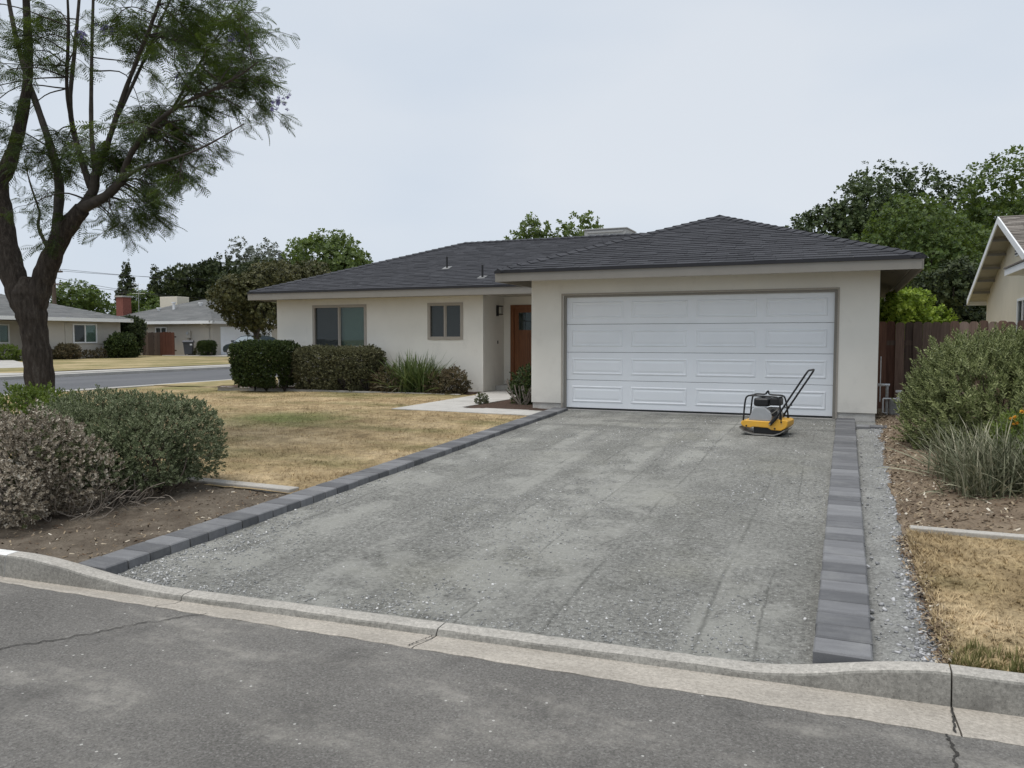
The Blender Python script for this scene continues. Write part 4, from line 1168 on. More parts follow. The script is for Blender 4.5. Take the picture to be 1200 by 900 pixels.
h1 = thing('house', 'beige bungalow with white framed shuttered window across the side street', 'house', (-50, 32, 0.05))
MB().box(-58, -45, 33.2, 38.8, -0.2, 2.42).box(-58, -46.6, 18, 33.2, -0.2, 2.42).build('wall', 'beige_stucco', h1)
hip(h1, -58.6, -44.35, 17.4, 39.25, 2.60, 0.285, 'grey_shingle')
xwin(h1, -45.0, 35.2, 36.95, 1.02, 2.27, True)
xwin(h1, -46.6, 30.9, 32.2, 1.02, 2.2)
for y in (30.2, 26.5, 22.5):
    MB().box(-44.95, -44.8, y, y + 0.15, 0.0, 2.42).build('porch_post', 'white_paint', h1)
h2 = thing('house', 'grey roofed beige house with wide white garage door behind the bin', 'house', (-48, 50, 0.05))
MB().box(-54.5, -43, 45, 55.4, -0.2, 2.42).build('wall', 'beige_stucco', h2)
r2_ = hip(h2, -55.1, -42.4, 44.4, 56.0, 2.60, 0.32, 'grey_shingle')
gd2 = MB().box(-43.02, -42.99, 45.9, 51.6, 0.1, 2.22).build('garage_door', 'door_white', h2)
for i in range(4):
    MB().box(-42.989, -42.965, 45.93, 51.57, 0.11 + i * 0.527, 0.62 + i * 0.527).build('door_section', 'door_white', gd2, bevel=0.01)
w2 = MB()
for a, b, c_, d_ in ((-48.5, -48.42, 1.3, 2.2), (-47.42, -47.34, 1.3, 2.2), (-48.42, -47.42, 2.12, 2.2), (-48.42, -47.42, 1.3, 1.38), (-47.96, -47.88, 1.38, 2.12)):
    w2.box(a, b, 44.94, 44.999, c_, d_)
w2 = w2.build('window', 'white_paint', h2)
MB().box(-48.42, -47.96, 44.97, 44.985, 1.38, 2.12).build('pane', 'screened_glass', w2); MB().box(-47.88, -47.42, 44.97, 44.985, 1.38, 2.12).build('pane', 'screened_glass', w2)
MB().tube([(-43.35, 44.35, 2.42), (-43.35, 44.6, 2.3), (-43.2, 44.94, 2.1), (-43.2, 44.94, 0.1)], 0.05, 8).build('downpipe', 'shutter_paint', h2)
em = MB().box(-45.35, -44.95, 44.88, 44.99, 1.35, 1.92).build('meter_box', 'shutter_paint', h2, bevel=0.02)
MB().cyl((-45.2, 44.86, 1.72), 'y', 0.11, 0.08, 14).build('meter_dial', 'galv', em)
MB().tube([(-45.05, 44.95, 1.35), (-45.05, 44.95, 1.2), (-44.9, 44.95, 1.15)], 0.03, 6).build('meter_pipe', 'black_metal', em)
c2 = MB().box(-52.6, -50.7, 49.3, 50.6, 3.8, 4.78).build('roof_cooler', 'cooler_cream', h2, bevel=0.03) if plain('cooler_cream', (0.66, 0.61, 0.50), 0.6, var=0.04) else None
for x, y, hgt in ((-49.3, 47.6, 0.55), (-50.7, 47.4, 0.2), (-47.5, 48.6, 0.22)):
    zr = 2.6 + 0.32 * (y - 44.4)
    MB().cyl((x, y, zr + hgt / 2), 'z', 0.10, hgt, 10).cyl((x, y, zr + hgt), 'z', 0.17, 0.09, 10).build('vent_pipe', 'white_paint', r2_)
t = NT('brick_red')
M['brick_red'] = t.finish(t.ramp(t.noise(9, 4, 0.7), [(0.3, (0.17, 0.06, 0.045)), (0.7, (0.27, 0.105, 0.08))]), 0.9, t.bump(t.noise(30, 3), 0.3, 0.01))
ch = MB().box(-53.75, -53.0, 46.0, 46.8, 2.2, 4.62).build('chimney', 'brick_red', h2)
MB().box(-53.83, -52.92, 45.92, 46.88, 4.62, 4.74).build('chimney_cap', 'far_concrete', ch); MB().box(-53.75, -53.0, 46.1, 46.7, 4.95, 5.0).build('rain_cap', 'black_metal', ch)
for x in (-53.6, -53.15):
    MB().box(x - .02, x + .02, 46.42, 46.48, 4.74, 4.95).build('cap_leg', 'black_metal', ch)

# fence between the two far houses: weathered and fresh red boards
woodmat('fresh_board', [(0.060, 0.024, 0.015), (0.085, 0.033, 0.021), (0.11, 0.046, 0.03)])
ff = thing('board_fence', 'tall side-yard fence of grey and fresh red boards left of the bin', 'fence', (-47, 43.6, 0.05))
fme = {k: board_me('board', 0.135, 1.75, 0.015, k) for k in ('grey_board', 'dark_board', 'fresh_board')}
x = -49.6; i = 0
while x < -45.1:
    k = 'grey_board' if x < -48.2 else ('dark_board' if x < -46.6 else 'fresh_board')
    o = bpy.data.objects.new('board', fme[k]); link(o, ff); o.location = (x + 47, random.uniform(-.02, .02), random.uniform(-.03, .02)); x += 0.285
MB().box(-48.5, -48.25, 43.5, 43.58, 0.05, 1.8).build('post', 'grey_board', ff)
MB().box(-49.7, -45.1, 43.63, 43.7, 0.4, 0.5).box(-49.7, -45.1, 43.63, 43.7, 1.4, 1.5).build('rail', 'dark_board', ff)

# wheelie bin
plain('bin_plastic', (0.055, 0.06, 0.072), 0.5)
bn = thing('wheelie_bin', 'dark grey wheeled rubbish bin standing by the beige wall', 'bin', (-44.45, 44.2, 0.11))
bn.scale = (.72, .72, 1); bn.rotation_euler = (0, 0, R(38))
B_ = MB().add([(-.36, -.36, 0.06), (.36, -.36, 0.06), (.36, .36, 0.06), (-.36, .36, 0.06), (-.47, -.46, 0.9), (.47, -.46, 0.9), (.47, .46, 0.9), (-.47, .46, 0.9)], BOXF).build('bin_body', 'bin_plastic', bn, local=True, bevel=0.03)
MB().prism([(-.56, .9), (.52, .9), (.56, 1.0), (.4, 1.08), (-.4, 1.08), (-.58, .98)], 'x', -.52, .52).build('lid', 'bin_plastic', bn, local=True, bevel=0.02)
for s_ in (-1, 1):
    MB().cyl((s_ * .36, .38, .13), 'x', .13, .07, 14).build('wheel', 'black_metal', bn, local=True)
MB().tube([(-.35, .55, .92), (.35, .55, .92)], .025, 8).build('handle', 'bin_plastic', bn, local=True)
MB().box(.18, .40, -.466, -.455, .72, .84).build('sticker', 'white_paint', B_, local=True)

# dark hatchback in front of the far garage
plain('car_paint', (0.030, 0.042, 0.048), 0.22, spec=0.6, var=0.02)
plain('rubber', (0.02, 0.02, 0.02), 0.8)
plain('head_lens', (0.6, 0.62, 0.64), 0.15)
car = thing('parked_car', 'dark hatchback parked in the far driveway behind the clipped hedge', 'car', (-38.5, 44.1, 0.11), R(180 - 8))
side = [(-2.1, .30), (-2.12, .62), (-2.02, .78), (-1.85, .92), (-1.0, .98), (1.05, .93), (1.75, .80), (2.02, .66), (2.08, .42), (1.98, .24), (-1.98, .24)]
MB().prism([(x_, z_) for x_, z_ in side], 'y', -.84, .84).build('body', 'car_paint', car, local=True, bevel=0.07, seg=3)
top = [(-1.92, .9), (-1.55, 1.28), (-1.0, 1.42), (-.2, 1.46), (.35, 1.40), (1.18, .93)]
mb = MB()
n_ = len(top)
for s_, in_ in ((-1, 1), (1, 1)):
    pass
V = [(x_, -.80 + .19 * (z_ - .9) / .56, z_) for x_, z_ in top] + [(x_, .80 - .19 * (z_ - .9) / .56, z_) for x_, z_ in top]
F = [tuple(range(n_)), tuple(range(2 * n_ - 1, n_ - 1, -1))] + [(i, i + n_, (i + 1) % n_ + n_, (i + 1) % n_) for i in range(n_)]
cb = MB().add(V, F).build('cabin', 'car_paint', car, local=True, bevel=0.05, seg=3)
glass('car_glass', (0.30, 0.36, 0.37), 0.6)
for s_ in (-1, 1):
    yy = lambda z_: s_ * (.803 - .19 * (z_ - .9) / .56)
    for q in ([(-1.55, .97), (-.42, .97), (-.42, 1.37), (-1.0, 1.34), (-1.42, 1.22)], [(-.36, .97), (.98, .97), (.36, 1.33), (-.36, 1.38)]):
        MB().add([(x_, yy(z_) + s_ * .004, z_) for x_, z_ in q], [tuple(range(len(q)))]).build('side_window', 'car_glass', cb, local=True)
    MB().box(.82, .98, s_ * .84, s_ * 1.0, .98, 1.1).build('mirror', 'car_paint', car, local=True, bevel=0.03)
    MB().prism([(1.80, .62), (2.03, .56), (2.02, .66), (1.78, .76)], 'y', s_ * .55, s_ * .80).build('headlight', 'head_lens', car, local=True)
    for wx in (-1.3, 1.32):
        ty = MB().cyl((wx, s_ * .76, .31), 'y', .31, .20, 24).build('wheel', 'rubber', car, local=True, bevel=.02)
        MB().cyl((wx, s_ * .86, .31), 'y', .20, .03, 16).build('rim', 'galv', ty, local=True)
MB().add([(1.165, -.70, .96), (1.165, .70, .96), (.40, .60, 1.385), (.40, -.60, 1.385)], [(0, 1, 2, 3)]).build('windscreen', 'car_glass', cb, local=True)

# utility pole, wires and a roof antenna
plain('pole_wood', (0.10, 0.075, 0.06), 0.9, var=0.2)
up_ = thing('utility_pole', 'brown wooden utility pole behind the shuttered bungalow', 'utility pole', (-66.5, 50.3, 0))
MB().tube([(-66.5, 50.3, 0), (-66.5, 50.3, 9.2)], [.2, .15], 10).build('pole', 'pole_wood', up_)
MB().box(-67.6, -65.4, 50.2, 50.4, 7.3, 7.45).box(-67.3, -65.7, 50.2, 50.4, 6.2, 6.32).build('crossarm', 'pole_wood', up_)
for x in (-67.4, -66.9, -66.1, -65.6):
    MB().cyl((x, 50.3, 7.53), 'z', .05, .16, 8).build('insulator', 'galv', up_)
for i, (p, q, sag) in enumerate((((-67.4, 50.3, 7.6), (-60, 95, 10.2), .8), ((-65.6, 50.3, 7.6), (-58, 95, 9.4), .8), ((-65.8, 50.3, 6.3), (-50, 90, 6.0), .9), ((-66.5, 50.3, 6.9), (-55, 70, 4.6), .5))):
    pts = []
    for k in range(13):
        u = k / 12
        pts.append((p[0] + (q[0] - p[0]) * u, p[1] + (q[1] - p[1]) * u, p[2] + (q[2] - p[2]) * u - sag * 4 * u * (1 - u)))
    w_o = MB().tube(pts, 0.018, 5).build('wire', 'black_metal', up_)
an = thing('roof_antenna', 'thin metal television antenna mast between the far roofs', 'antenna', (-62, 55.6, 2))
MB().tube([(-62, 55.6, 0), (-62, 55.6, 6.6)], .018, 6).build('mast', 'galv', an)
for z in (5.6, 6.1, 6.45):
    MB().tube([(-62.5, 55.3, z), (-61.5, 55.9, z)], .012, 5).build('element', 'galv', an)

# ------------------------------------------------------------------ plate compactor on the driveway
plain('machine_yellow', (0.84, 0.47, 0.05), 0.4, spec=0.45, var=0.08, scale=18)
t = NT('machine_yellow')
dm = t.ramp(t.noise(11, 7, 0.75), [(0.5, 0.0), (0.72, 1.0)])
M['machine_yellow'] = t.finish(t.mix(t.math('MULTIPLY', dm, 0.4), (0.74, 0.40, 0.045), (0.36, 0.33, 0.27)), t.ramp(dm, [(0.0, 0.4), (1.0, 0.8)]), spec=0.4)
plain('machine_black', (0.016, 0.016, 0.017), 0.38, var=0.1)
plain('machine_grey', (0.34, 0.35, 0.36), 0.5, var=0.06, scale=20)
plain('worn_steel', (0.30, 0.29, 0.27), 0.45, 0.6, var=0.3, scale=30)
pc = thing('plate_compactor', 'yellow and black plate compactor with raised handle before the garage door', 'compactor', (-1.06, 12.25, float(D(12.25)) + 0.004), R(-9))
Q = lambda px, py: ((px - 360) / 778.0, (850 - py) / 778.0)
prof = [Q(96, 772), Q(108, 792), Q(150, 826), Q(250, 849), Q(480, 850), Q(552, 824), Q(604, 786)]
outer = prof; inner = [(x_, z_ + .016) for x_, z_ in prof]
MB().prism([(p[0], p[1]) for p in outer] + [(p[0], p[1]) for p in reversed(inner)], 'y', -.24, .24).build('base_plate', 'worn_steel', pc, local=True)
MB().box(-.15, .28, -.17, .17, .016, .12).build('exciter_housing', 'machine_black', pc, local=True, bevel=.015)
dk = [Q(104, 722), Q(112, 702), Q(135, 686), Q(430, 690), Q(478, 676), Q(520, 664), Q(604, 664), Q(632, 680), Q(628, 735), Q(600, 765), Q(556, 790), Q(450, 786), Q(414, 764), Q(248, 760), Q(214, 772), Q(150, 766), Q(116, 748)]
deck_ = MB().prism(dk, 'y', -.21, .21).build('deck', 'machine_yellow', pc, local=True, bevel=.012, seg=3)
for px, py in ((172, 752), (492, 768), (562, 690)):
    x_, z_ = Q(px, py); MB().cyl((x_, -.214, z_), 'y', .012, .014, 10).build('bolt', 'machine_black', deck_, local=True)
cv = [Q(188, 690), Q(200, 650), Q(236, 562), Q(262, 536), Q(370, 534), Q(434, 590), Q(452, 640), Q(446, 690)]
MB().prism(cv, 'y', -.19, -.07).build('belt_cover', 'machine_grey', pc, local=True, bevel=.012)
MB().box(-.10, .20, -.12, .13, .20, .36).build('engine_block', 'machine_grey', pc, local=True, bevel=.015)
for i in range(6):
    MB().box(.03 + i * .028, .042 + i * .028, -.135, .10, .27, .40).build('cooling_fin', 'worn_steel', pc, local=True)
x0_, z0_ = Q(234, 528); x1_, z1_ = Q(408, 430)
ft = MB().box(x0_, x1_, -.15, .12, z0_, z1_).build('fuel_tank', 'machine_black', pc, local=True, bevel=.035, seg=4)
MB().cyl(((x0_ + x1_) / 2, -.02, z1_ + .012), 'z', .028, .03, 14).build('fuel_cap', 'machine_black', ft, local=True)
x0_, z0_ = Q(416, 512); x1_, z1_ = Q(532, 426)
MB().box(x0_, x1_, -.14, .08, z0_, z1_).build('air_filter', 'machine_black', pc, local=True, bevel=.02)
MB().cyl((.13, -.10, .33), 'y', .055, .09, 18).build('recoil_starter', 'machine_black', pc, local=True)
MB().cyl((.19, -.05, .30), 'x', .04, .10, 14).build('muffler', 'worn_steel', pc, local=True)
MB().tube([(.06, -.14, .30), (.13, -.16, .33), (.19, -.15, .38)], .008, 6).build('throttle_rod', 'worn_steel', pc, local=True)
def P3(lst, y): return [(Q(a, b)[0], y, Q(a, b)[1]) for a, b in lst]
near = smooth_path(P3([(134, 690), (146, 520), (158, 440), (180, 410), (220, 401), (340, 404), (480, 408), (516, 420), (536, 460), (548, 560), (560, 690)], -.20), 4)
MB().tube(near, .0125, 10).build('roll_cage', 'machine_black', pc, local=True, smooth=True)
far_ = smooth_path([(p[0] - .005, .20, p[2]) for p in P3([(134, 690), (146, 520), (158, 440), (180, 410), (220, 401), (300, 402), (325, 372), (340, 365), (356, 402), (480, 408), (516, 420), (536, 460), (556, 560), (575, 690)], 0)], 4)
MB().tube(far_, .0125, 10).build('roll_cage', 'machine_black', pc, local=True, smooth=True)
for px, py in ((180, 408), (516, 418)):
    x_, z_ = Q(px, py); MB().tube([(x_, -.20, z_), (x_, .20, z_)], .011, 8).build('cage_bar', 'machine_black', pc, local=True, smooth=True)
ha = [(440, 722), (508, 640), (588, 512), (700, 330), (812, 148)]
h0 = P3(ha, -.215)
tip = Q(846, 100)
hpts = smooth_path(h0 + [(Q(838, 106)[0], -.19, Q(838, 106)[1]), (tip[0], -.10, tip[1]), (tip[0], .10, tip[1]), (Q(838, 106)[0], .19, Q(838, 106)[1])] + [(p[0], .215, p[2]) for p in reversed(h0)], 4)
hd = MB().tube(hpts, .0135, 10).build('handle', 'machine_black', pc, local=True, smooth=True)
for s_ in (-1, 1):
    MB().tube([(Q(440, 722)[0], s_ * .225, Q(440, 722)[1]), (Q(520, 625)[0], s_ * .225, Q(520, 625)[1])], .026, 10).build('handle_bracket', 'machine_black', hd, local=True)
    MB().cyl((Q(444, 718)[0], s_ * .25, Q(444, 718)[1]), 'y', .012, .03, 10).build('pivot_bolt', 'worn_steel', hd, local=True)
MB().tube([(Q(600, 520)[0], -.21, Q(600, 520)[1]), (Q(600, 520)[0], .21, Q(600, 520)[1])], .010, 8).build('handle_crossbar', 'machine_black', hd, local=True)
MB().tube([(.235, -.16, .10), (.235, -.16, .30)], .018, 8).tube([(.27, .16, .10), (.27, .16, .28)], .018, 8).build('rubber_mount', 'machine_black', pc, local=True)

# ------------------------------------------------------------------ vegetation
leafmat('leaf_jacaranda', [(0.013, 0.025, 0.009), (0.026, 0.047, 0.014), (0.052, 0.084, 0.024)], 0.22)
leafmat('leaf_hedge_dark', [(0.022, 0.036, 0.012), (0.042, 0.066, 0.018), (0.085, 0.110, 0.030)], 0.15)
leafmat('leaf_hedge_olive', [(0.058, 0.062, 0.030), (0.12, 0.122, 0.062), (0.205, 0.198, 0.110)], 0.15)
leafmat('leaf_sage', [(0.055, 0.072, 0.032), (0.14, 0.168, 0.082), (0.32, 0.345, 0.215)], 0.18, pscale=3)
leafmat('leaf_dry', [(0.085, 0.066, 0.046), (0.205, 0.168, 0.122), (0.375, 0.325, 0.25), (0.60, 0.55, 0.46)], 0.12, pscale=3)
leafmat('leaf_dusty_green', [(0.040, 0.050, 0.020), (0.090, 0.102, 0.044), (0.17, 0.175, 0.09)], 0.15, pscale=3)
leafmat('leaf_fresh', [(0.055, 0.085, 0.016), (0.10, 0.145, 0.028), (0.17, 0.21, 0.05)], 0.25)
leafmat('leaf_rosemary', [(0.050, 0.066, 0.020), (0.13, 0.158, 0.054), (0.25, 0.28, 0.115), (0.34, 0.365, 0.18)], 0.18, pscale=2)
leafmat('leaf_strap', [(0.060, 0.073, 0.038), (0.13, 0.142, 0.082), (0.24, 0.24, 0.155), (0.48, 0.45, 0.33)], 0.15, pscale=2)
leafmat('leaf_lily', [(0.050, 0.080, 0.024), (0.105, 0.150, 0.045), (0.20, 0.24, 0.10)], 0.2)
leafmat('leaf_ruddy', [(0.055, 0.052, 0.026), (0.105, 0.090, 0.045), (0.17, 0.125, 0.075)], 0.15)
leafmat('leaf_tree_dark', [(0.017, 0.027, 0.010), (0.039, 0.055, 0.020), (0.080, 0.098, 0.036)], 0.15, pscale=0.3)
leafmat('leaf_tree_deep', [(0.022, 0.038, 0.014), (0.052, 0.078, 0.027), (0.105, 0.138, 0.050)], 0.2, pscale=0.3)
leafmat('leaf_tree_mid', [(0.028, 0.050, 0.014), (0.062, 0.100, 0.026), (0.125, 0.165, 0.050)], 0.25, pscale=0.4)
leafmat('leaf_tree_light', [(0.045, 0.070, 0.020), (0.085, 0.125, 0.036), (0.14, 0.18, 0.065)], 0.25, pscale=0.5)
leafmat('leaf_tree_olive', [(0.036, 0.042, 0.014), (0.070, 0.072, 0.024), (0.115, 0.108, 0.042)], 0.15, pscale=0.6)
leafmat('leaf_pine', [(0.085, 0.10, 0.08), (0.13, 0.15, 0.12), (0.18, 0.20, 0.165)], 0.1, pscale=0.6)
leafmat('leaf_lime', [(0.10, 0.16, 0.018), (0.19, 0.27, 0.03), (0.31, 0.39, 0.06)], 0.3, pscale=1)
leafmat('petal_yellow', [(0.55, 0.25, 0.02), (0.75, 0.40, 0.05), (0.8, 0.5, 0.12)], 0.2)
leafmat('petal_violet', [(0.16, 0.13, 0.36), (0.26, 0.22, 0.50)], 0.25)
leafmat('petal_red', [(0.25, 0.03, 0.04), (0.35, 0.06, 0.06)], 0.2)
t = NT('bark')
bn_ = t.noise(7, 6, 0.7, stretch=(3.5, 3.5, 0.7))
cb_ = t.ramp(bn_, [(0.3, (0.030, 0.025, 0.021)), (0.55, (0.075, 0.062, 0.052)), (0.78, (0.15, 0.13, 0.11))])
li = t.ramp(t.noise(3.2, 5, 0.7, stretch=(2, 2, 0.8)), [(0.58, 0.0), (0.74, 1.0)])
cb_ = t.mix(t.math('MULTIPLY', li, 0.4), cb_, (0.23, 0.21, 0.18))
M['bark'] = t.finish(cb_, 0.95, t.bump(t.math('ADD', bn_, t.math('MULTIPLY', t.noise(30, 4, 0.7, stretch=(2, 2, 0.8)), 0.5)), 1.0, 0.05), spec=0.1)
plain('branch_bark', (0.055, 0.046, 0.038), 0.95, var=0.35, scale=12, bump=0.6, bscale=25, bdist=0.01)
plain('twig', (0.10, 0.080, 0.062), 0.9, var=0.3, scale=20)
plain('dead_twig', (0.21, 0.18, 0.15), 0.9, var=0.3, scale=20)

LEAF = (np.array([(0, 0, 0), (.26, 0.02, .5), (0, .06, 1), (-.26, 0.02, .5)]), [(0, 1, 2, 3)])
def sprig(n, length, leaf, width, tilt0, tilt1, seed=0, base=0.15):
    """stem of n leaves up local Z (length 1 = length)"""
    r2 = np.random.default_rng(seed)
    V = []; F = []
    for i in range(n):
        u = base + (1 - base) * (i + r2.random() * .6) / n
        a = i * 2.399 + r2.random() * .5
        tl = tilt0 + (tilt1 - tilt0) * u + r2.normal() * 0.12
        L_ = leaf * (0.75 + .5 * r2.random()) * (1.0 - 0.3 * u)
        d = np.array([math.cos(a) * math.sin(tl), math.sin(a) * math.sin(tl), math.cos(tl)])
        s = np.array([-math.sin(a), math.cos(a), 0])
        p = np.array([0, 0, u * length])
        b = len(V)
        V += [p, p + d * L_ * .5 + s * width * L_, p + d * L_ + np.array([0, 0, -.05 * L_]), p + d * L_ * .5 - s * width * L_]
        F.append((b, b + 1, b + 2, b + 3))
    return np.array(V), F
def lump(d, k, seed):
    return fbm(d[:, 0] * k + seed * 3.1 + d[:, 2] * 1.7, d[:, 1] * k + d[:, 2] * k * .8 + seed, 3)
def lobe_points(lobes, n, inner=0.45, lumpy=0.35, k=2.2):
    """points through the outer part of a set of ellipsoids, outward normals"""
    vol = np.array([(l[3] * l[4] + l[4] * l[5] + l[3] * l[5]) for l in lobes]); cnt = (n * vol / vol.sum()).astype(int)
    Ps = []; Ns = []
    for i, (l, c_) in enumerate(zip(lobes, cnt)):
        d = rand_dirs(c_)
        r_ = 1 - inner * rng.random(c_) ** 2.2
        r_ = r_ * (1 - lumpy + 2 * lumpy * lump(d, k, i + 1))
        p = d * r_[:, None] * np.array(l[3:6]) + np.array(l[:3])
        nn = d / np.array(l[3:6]); nn /= np.linalg.norm(nn, axis=1, keepdims=True)
        keep = np.ones(c_, bool)
        for j, m in enumerate(lobes):
            if j != i:
                q = (p - np.array(m[:3])) / np.array(m[3:6])
                keep &= (q ** 2).sum(1) > 0.40
        Ps.append(p[keep]); Ns.append(nn[keep])
    return np.concatenate(Ps), np.concatenate(Ns)
def box_points(x0, x1, y0, y1, z0, z1, n, depth=0.16, rnd=0.18):
    """points in the skin of a clipped, rounded box"""
    c_ = np.array([(x0 + x1) / 2, (y0 + y1) / 2, (z0 + z1) / 2]); h = np.array([(x1 - x0) / 2, (y1 - y0) / 2, (z1 - z0) / 2])
    ax = rng.choice(3, n, p=np.array([h[1] * h[2], h[0] * h[2], h[0] * h[1]]) / (h[1] * h[2] + h[0] * h[2] + h[0] * h[1]))
    sgn = rng.choice((-1, 1), n)
    p = rng.uniform(-1, 1, (n, 3))
    p[np.arange(n), ax] = sgn
    nn = np.zeros((n, 3)); nn[np.arange(n), ax] = sgn
    q = p * h
    inn = np.clip(q, -(h - rnd), h - rnd); dd = q - inn
    ln = np.linalg.norm(dd, axis=1, keepdims=True)
    q = inn + dd / np.maximum(ln, 1e-6) * np.minimum(ln, rnd); nn = dd / np.maximum(ln, 1e-6)
    lum = 0.11 * (fbm(q[:, 0] * 3.2 + q[:, 2] * 2.0, q[:, 1] * 3.2 + q[:, 2] * 3.0, 4) - 0.5)
    q = q + nn * (lum - depth * rng.random(n) ** 2)[:, None]
    return q + c_, nn
def tidy(P_, N_, zmin):
    k = P_[:, 2] > zmin
    return P_[k], N_[k]
def foliage(name, parent, mat, P_, N_, tpl, size, up=0.35, rnd=0.6, part='foliage', var=0.35):
    n = len(P_)
    Dn = N_ + np.array([0, 0, up]) + rnd * rand_dirs(n)
    S = size * (1 - var + 2 * var * rng.random(n))
    off = WL[parent.name]
    return scatter(part, mat, tpl[0], tpl[1], P_, rots(Dn), S, parent, off=(off.x, off.y, off.z))
def twigs(parent, mat, base, P_, count, r0=0.012, r1=0.003, bow=0.1, part='stem', n=5):
    mb = MB()
    idx = rng.choice(len(P_), count)
    for i in idx:
        p = P_[i]
        b = np.array(base) + rng.normal(size=3) * np.array([.06, .06, 0])
        m = (b + p) / 2 + rng.normal(size=3) * bow + np.array([0, 0, -.12 * np.linalg.norm(p - b)])
        pts = smooth_path([b, m, p], 4)
        k = len(pts)
        mb.tube(pts, [r0 + (r1 - r0) * j / (k - 1) for j in range(k)], n, cap=False)
    return mb.build(part, mat, parent, smooth=True)

# ---- big shrubs in the soil bed by the kerb
gs = thing('shrub', 'large grey-green rounded shrub on bare soil beside the paver row', 'shrub', (-6.75, 6.1, -0.3))
lb = [(-6.78, 6.05, 0.20, .64, .60, .53), (-6.46, 6.25, 0.20, .42, .48, .50), (-7.3, 5.95, .22, .72, .62, .52), (-6.95, 5.70, 0.10, .6, .45, .46), (-6.52, 5.85, 0.06, .44, .44, .42), (-6.75, 5.50, 0.0, .45, .36, .38)]
P_, N_ = lobe_points(lb, 17500, 0.40, 0.24, 5.0); P_, N_ = tidy(P_, N_, -0.14)
foliage('f', gs, 'leaf_sage', P_, N_, sprig(10, .8, .55, .24, 1.25, .35, 4), 0.058, up=0.6, rnd=0.5)
twigs(gs, 'twig', (-6.6, 6.0, -0.32), P_, 60)
ds = thing('shrub', 'half-dead shrub with pale dry leaf clusters above the white kerb end', 'shrub', (-6.7, 4.75, -0.34))
lb = [(-6.82, 4.92, 0.16, .48, .50, .50), (-7.15, 4.7, 0.10, .55, .5, .50), (-6.70, 4.62, -.02, .36, .34, .36), (-7.5, 5.1, .12, .6, .6, .50), (-6.95, 4.5, -.10, .5, .34, .32), (-6.55, 5.12, .02, .34, .36, .36), (-6.62, 4.42, -.08, .40, .26, .30)]
P_, N_ = lobe_points(lb, 10500, 0.5, 0.26, 3.6); P_, N_ = tidy(P_, N_, -0.25)
w_ = fbm(P_[:, 0] * 2.6 + 4, P_[:, 2] * 2.6 + P_[:, 1] * 1.3) + .10 * rng.random(len(P_)) + 0.14 * (P_[:, 0] + 6.6)
dry = w_ > 0.44
foliage('f', ds, 'leaf_dry', P_[dry], N_[dry], sprig(9, .7, .52, .34, 1.3, .3, 5), 0.058, up=.5, rnd=.5, part='dry_foliage')
foliage('f', ds, 'leaf_dusty_green', P_[~dry], N_[~dry], sprig(9, .7, .52, .34, 1.3, .3, 6), 0.058, up=.5, rnd=.5, part='green_foliage')
twigs(ds, 'dead_twig', (-6.8, 4.85, -0.34), P_, 90, .010, .0025, .12)
tw = MB()
for i in range(70):
    a = rng.uniform(-0.4, 2.2); b = np.array([-6.3 + rng.uniform(-.4, .25), 5.1 + rng.uniform(-.35, .45), -0.27])
    e_ = b + np.array([math.cos(a - .9) * rng.uniform(.1, .40), math.sin(a - .9) * rng.uniform(.1, .35), rng.uniform(.0, .32)])
    m = (b + e_) / 2 + rng.normal(size=3) * .04
    tw.tube(smooth_path([b, m, e_], 3), .004, 4, cap=False)
tw.build('dead_twigs', 'dead_twig', ds)
sm = thing('shrub', 'small fresh green shrub tucked behind the half-dead shrub near the trunk', 'shrub', (-9.2, 6.7, -0.25))
P_, N_ = lobe_points([(-9.3, 6.75, .25, .55, .5, .42), (-8.85, 6.6, .18, .42, .4, .36)], 1500, .4, .25); P_, N_ = tidy(P_, N_, -.15)
foliage('f', sm, 'leaf_fresh', P_, N_, sprig(12, 1, .5, .3, 1.3, .4, 7), .10)
twigs(sm, 'twig', (-9.1, 6.7, -.28), P_, 25)

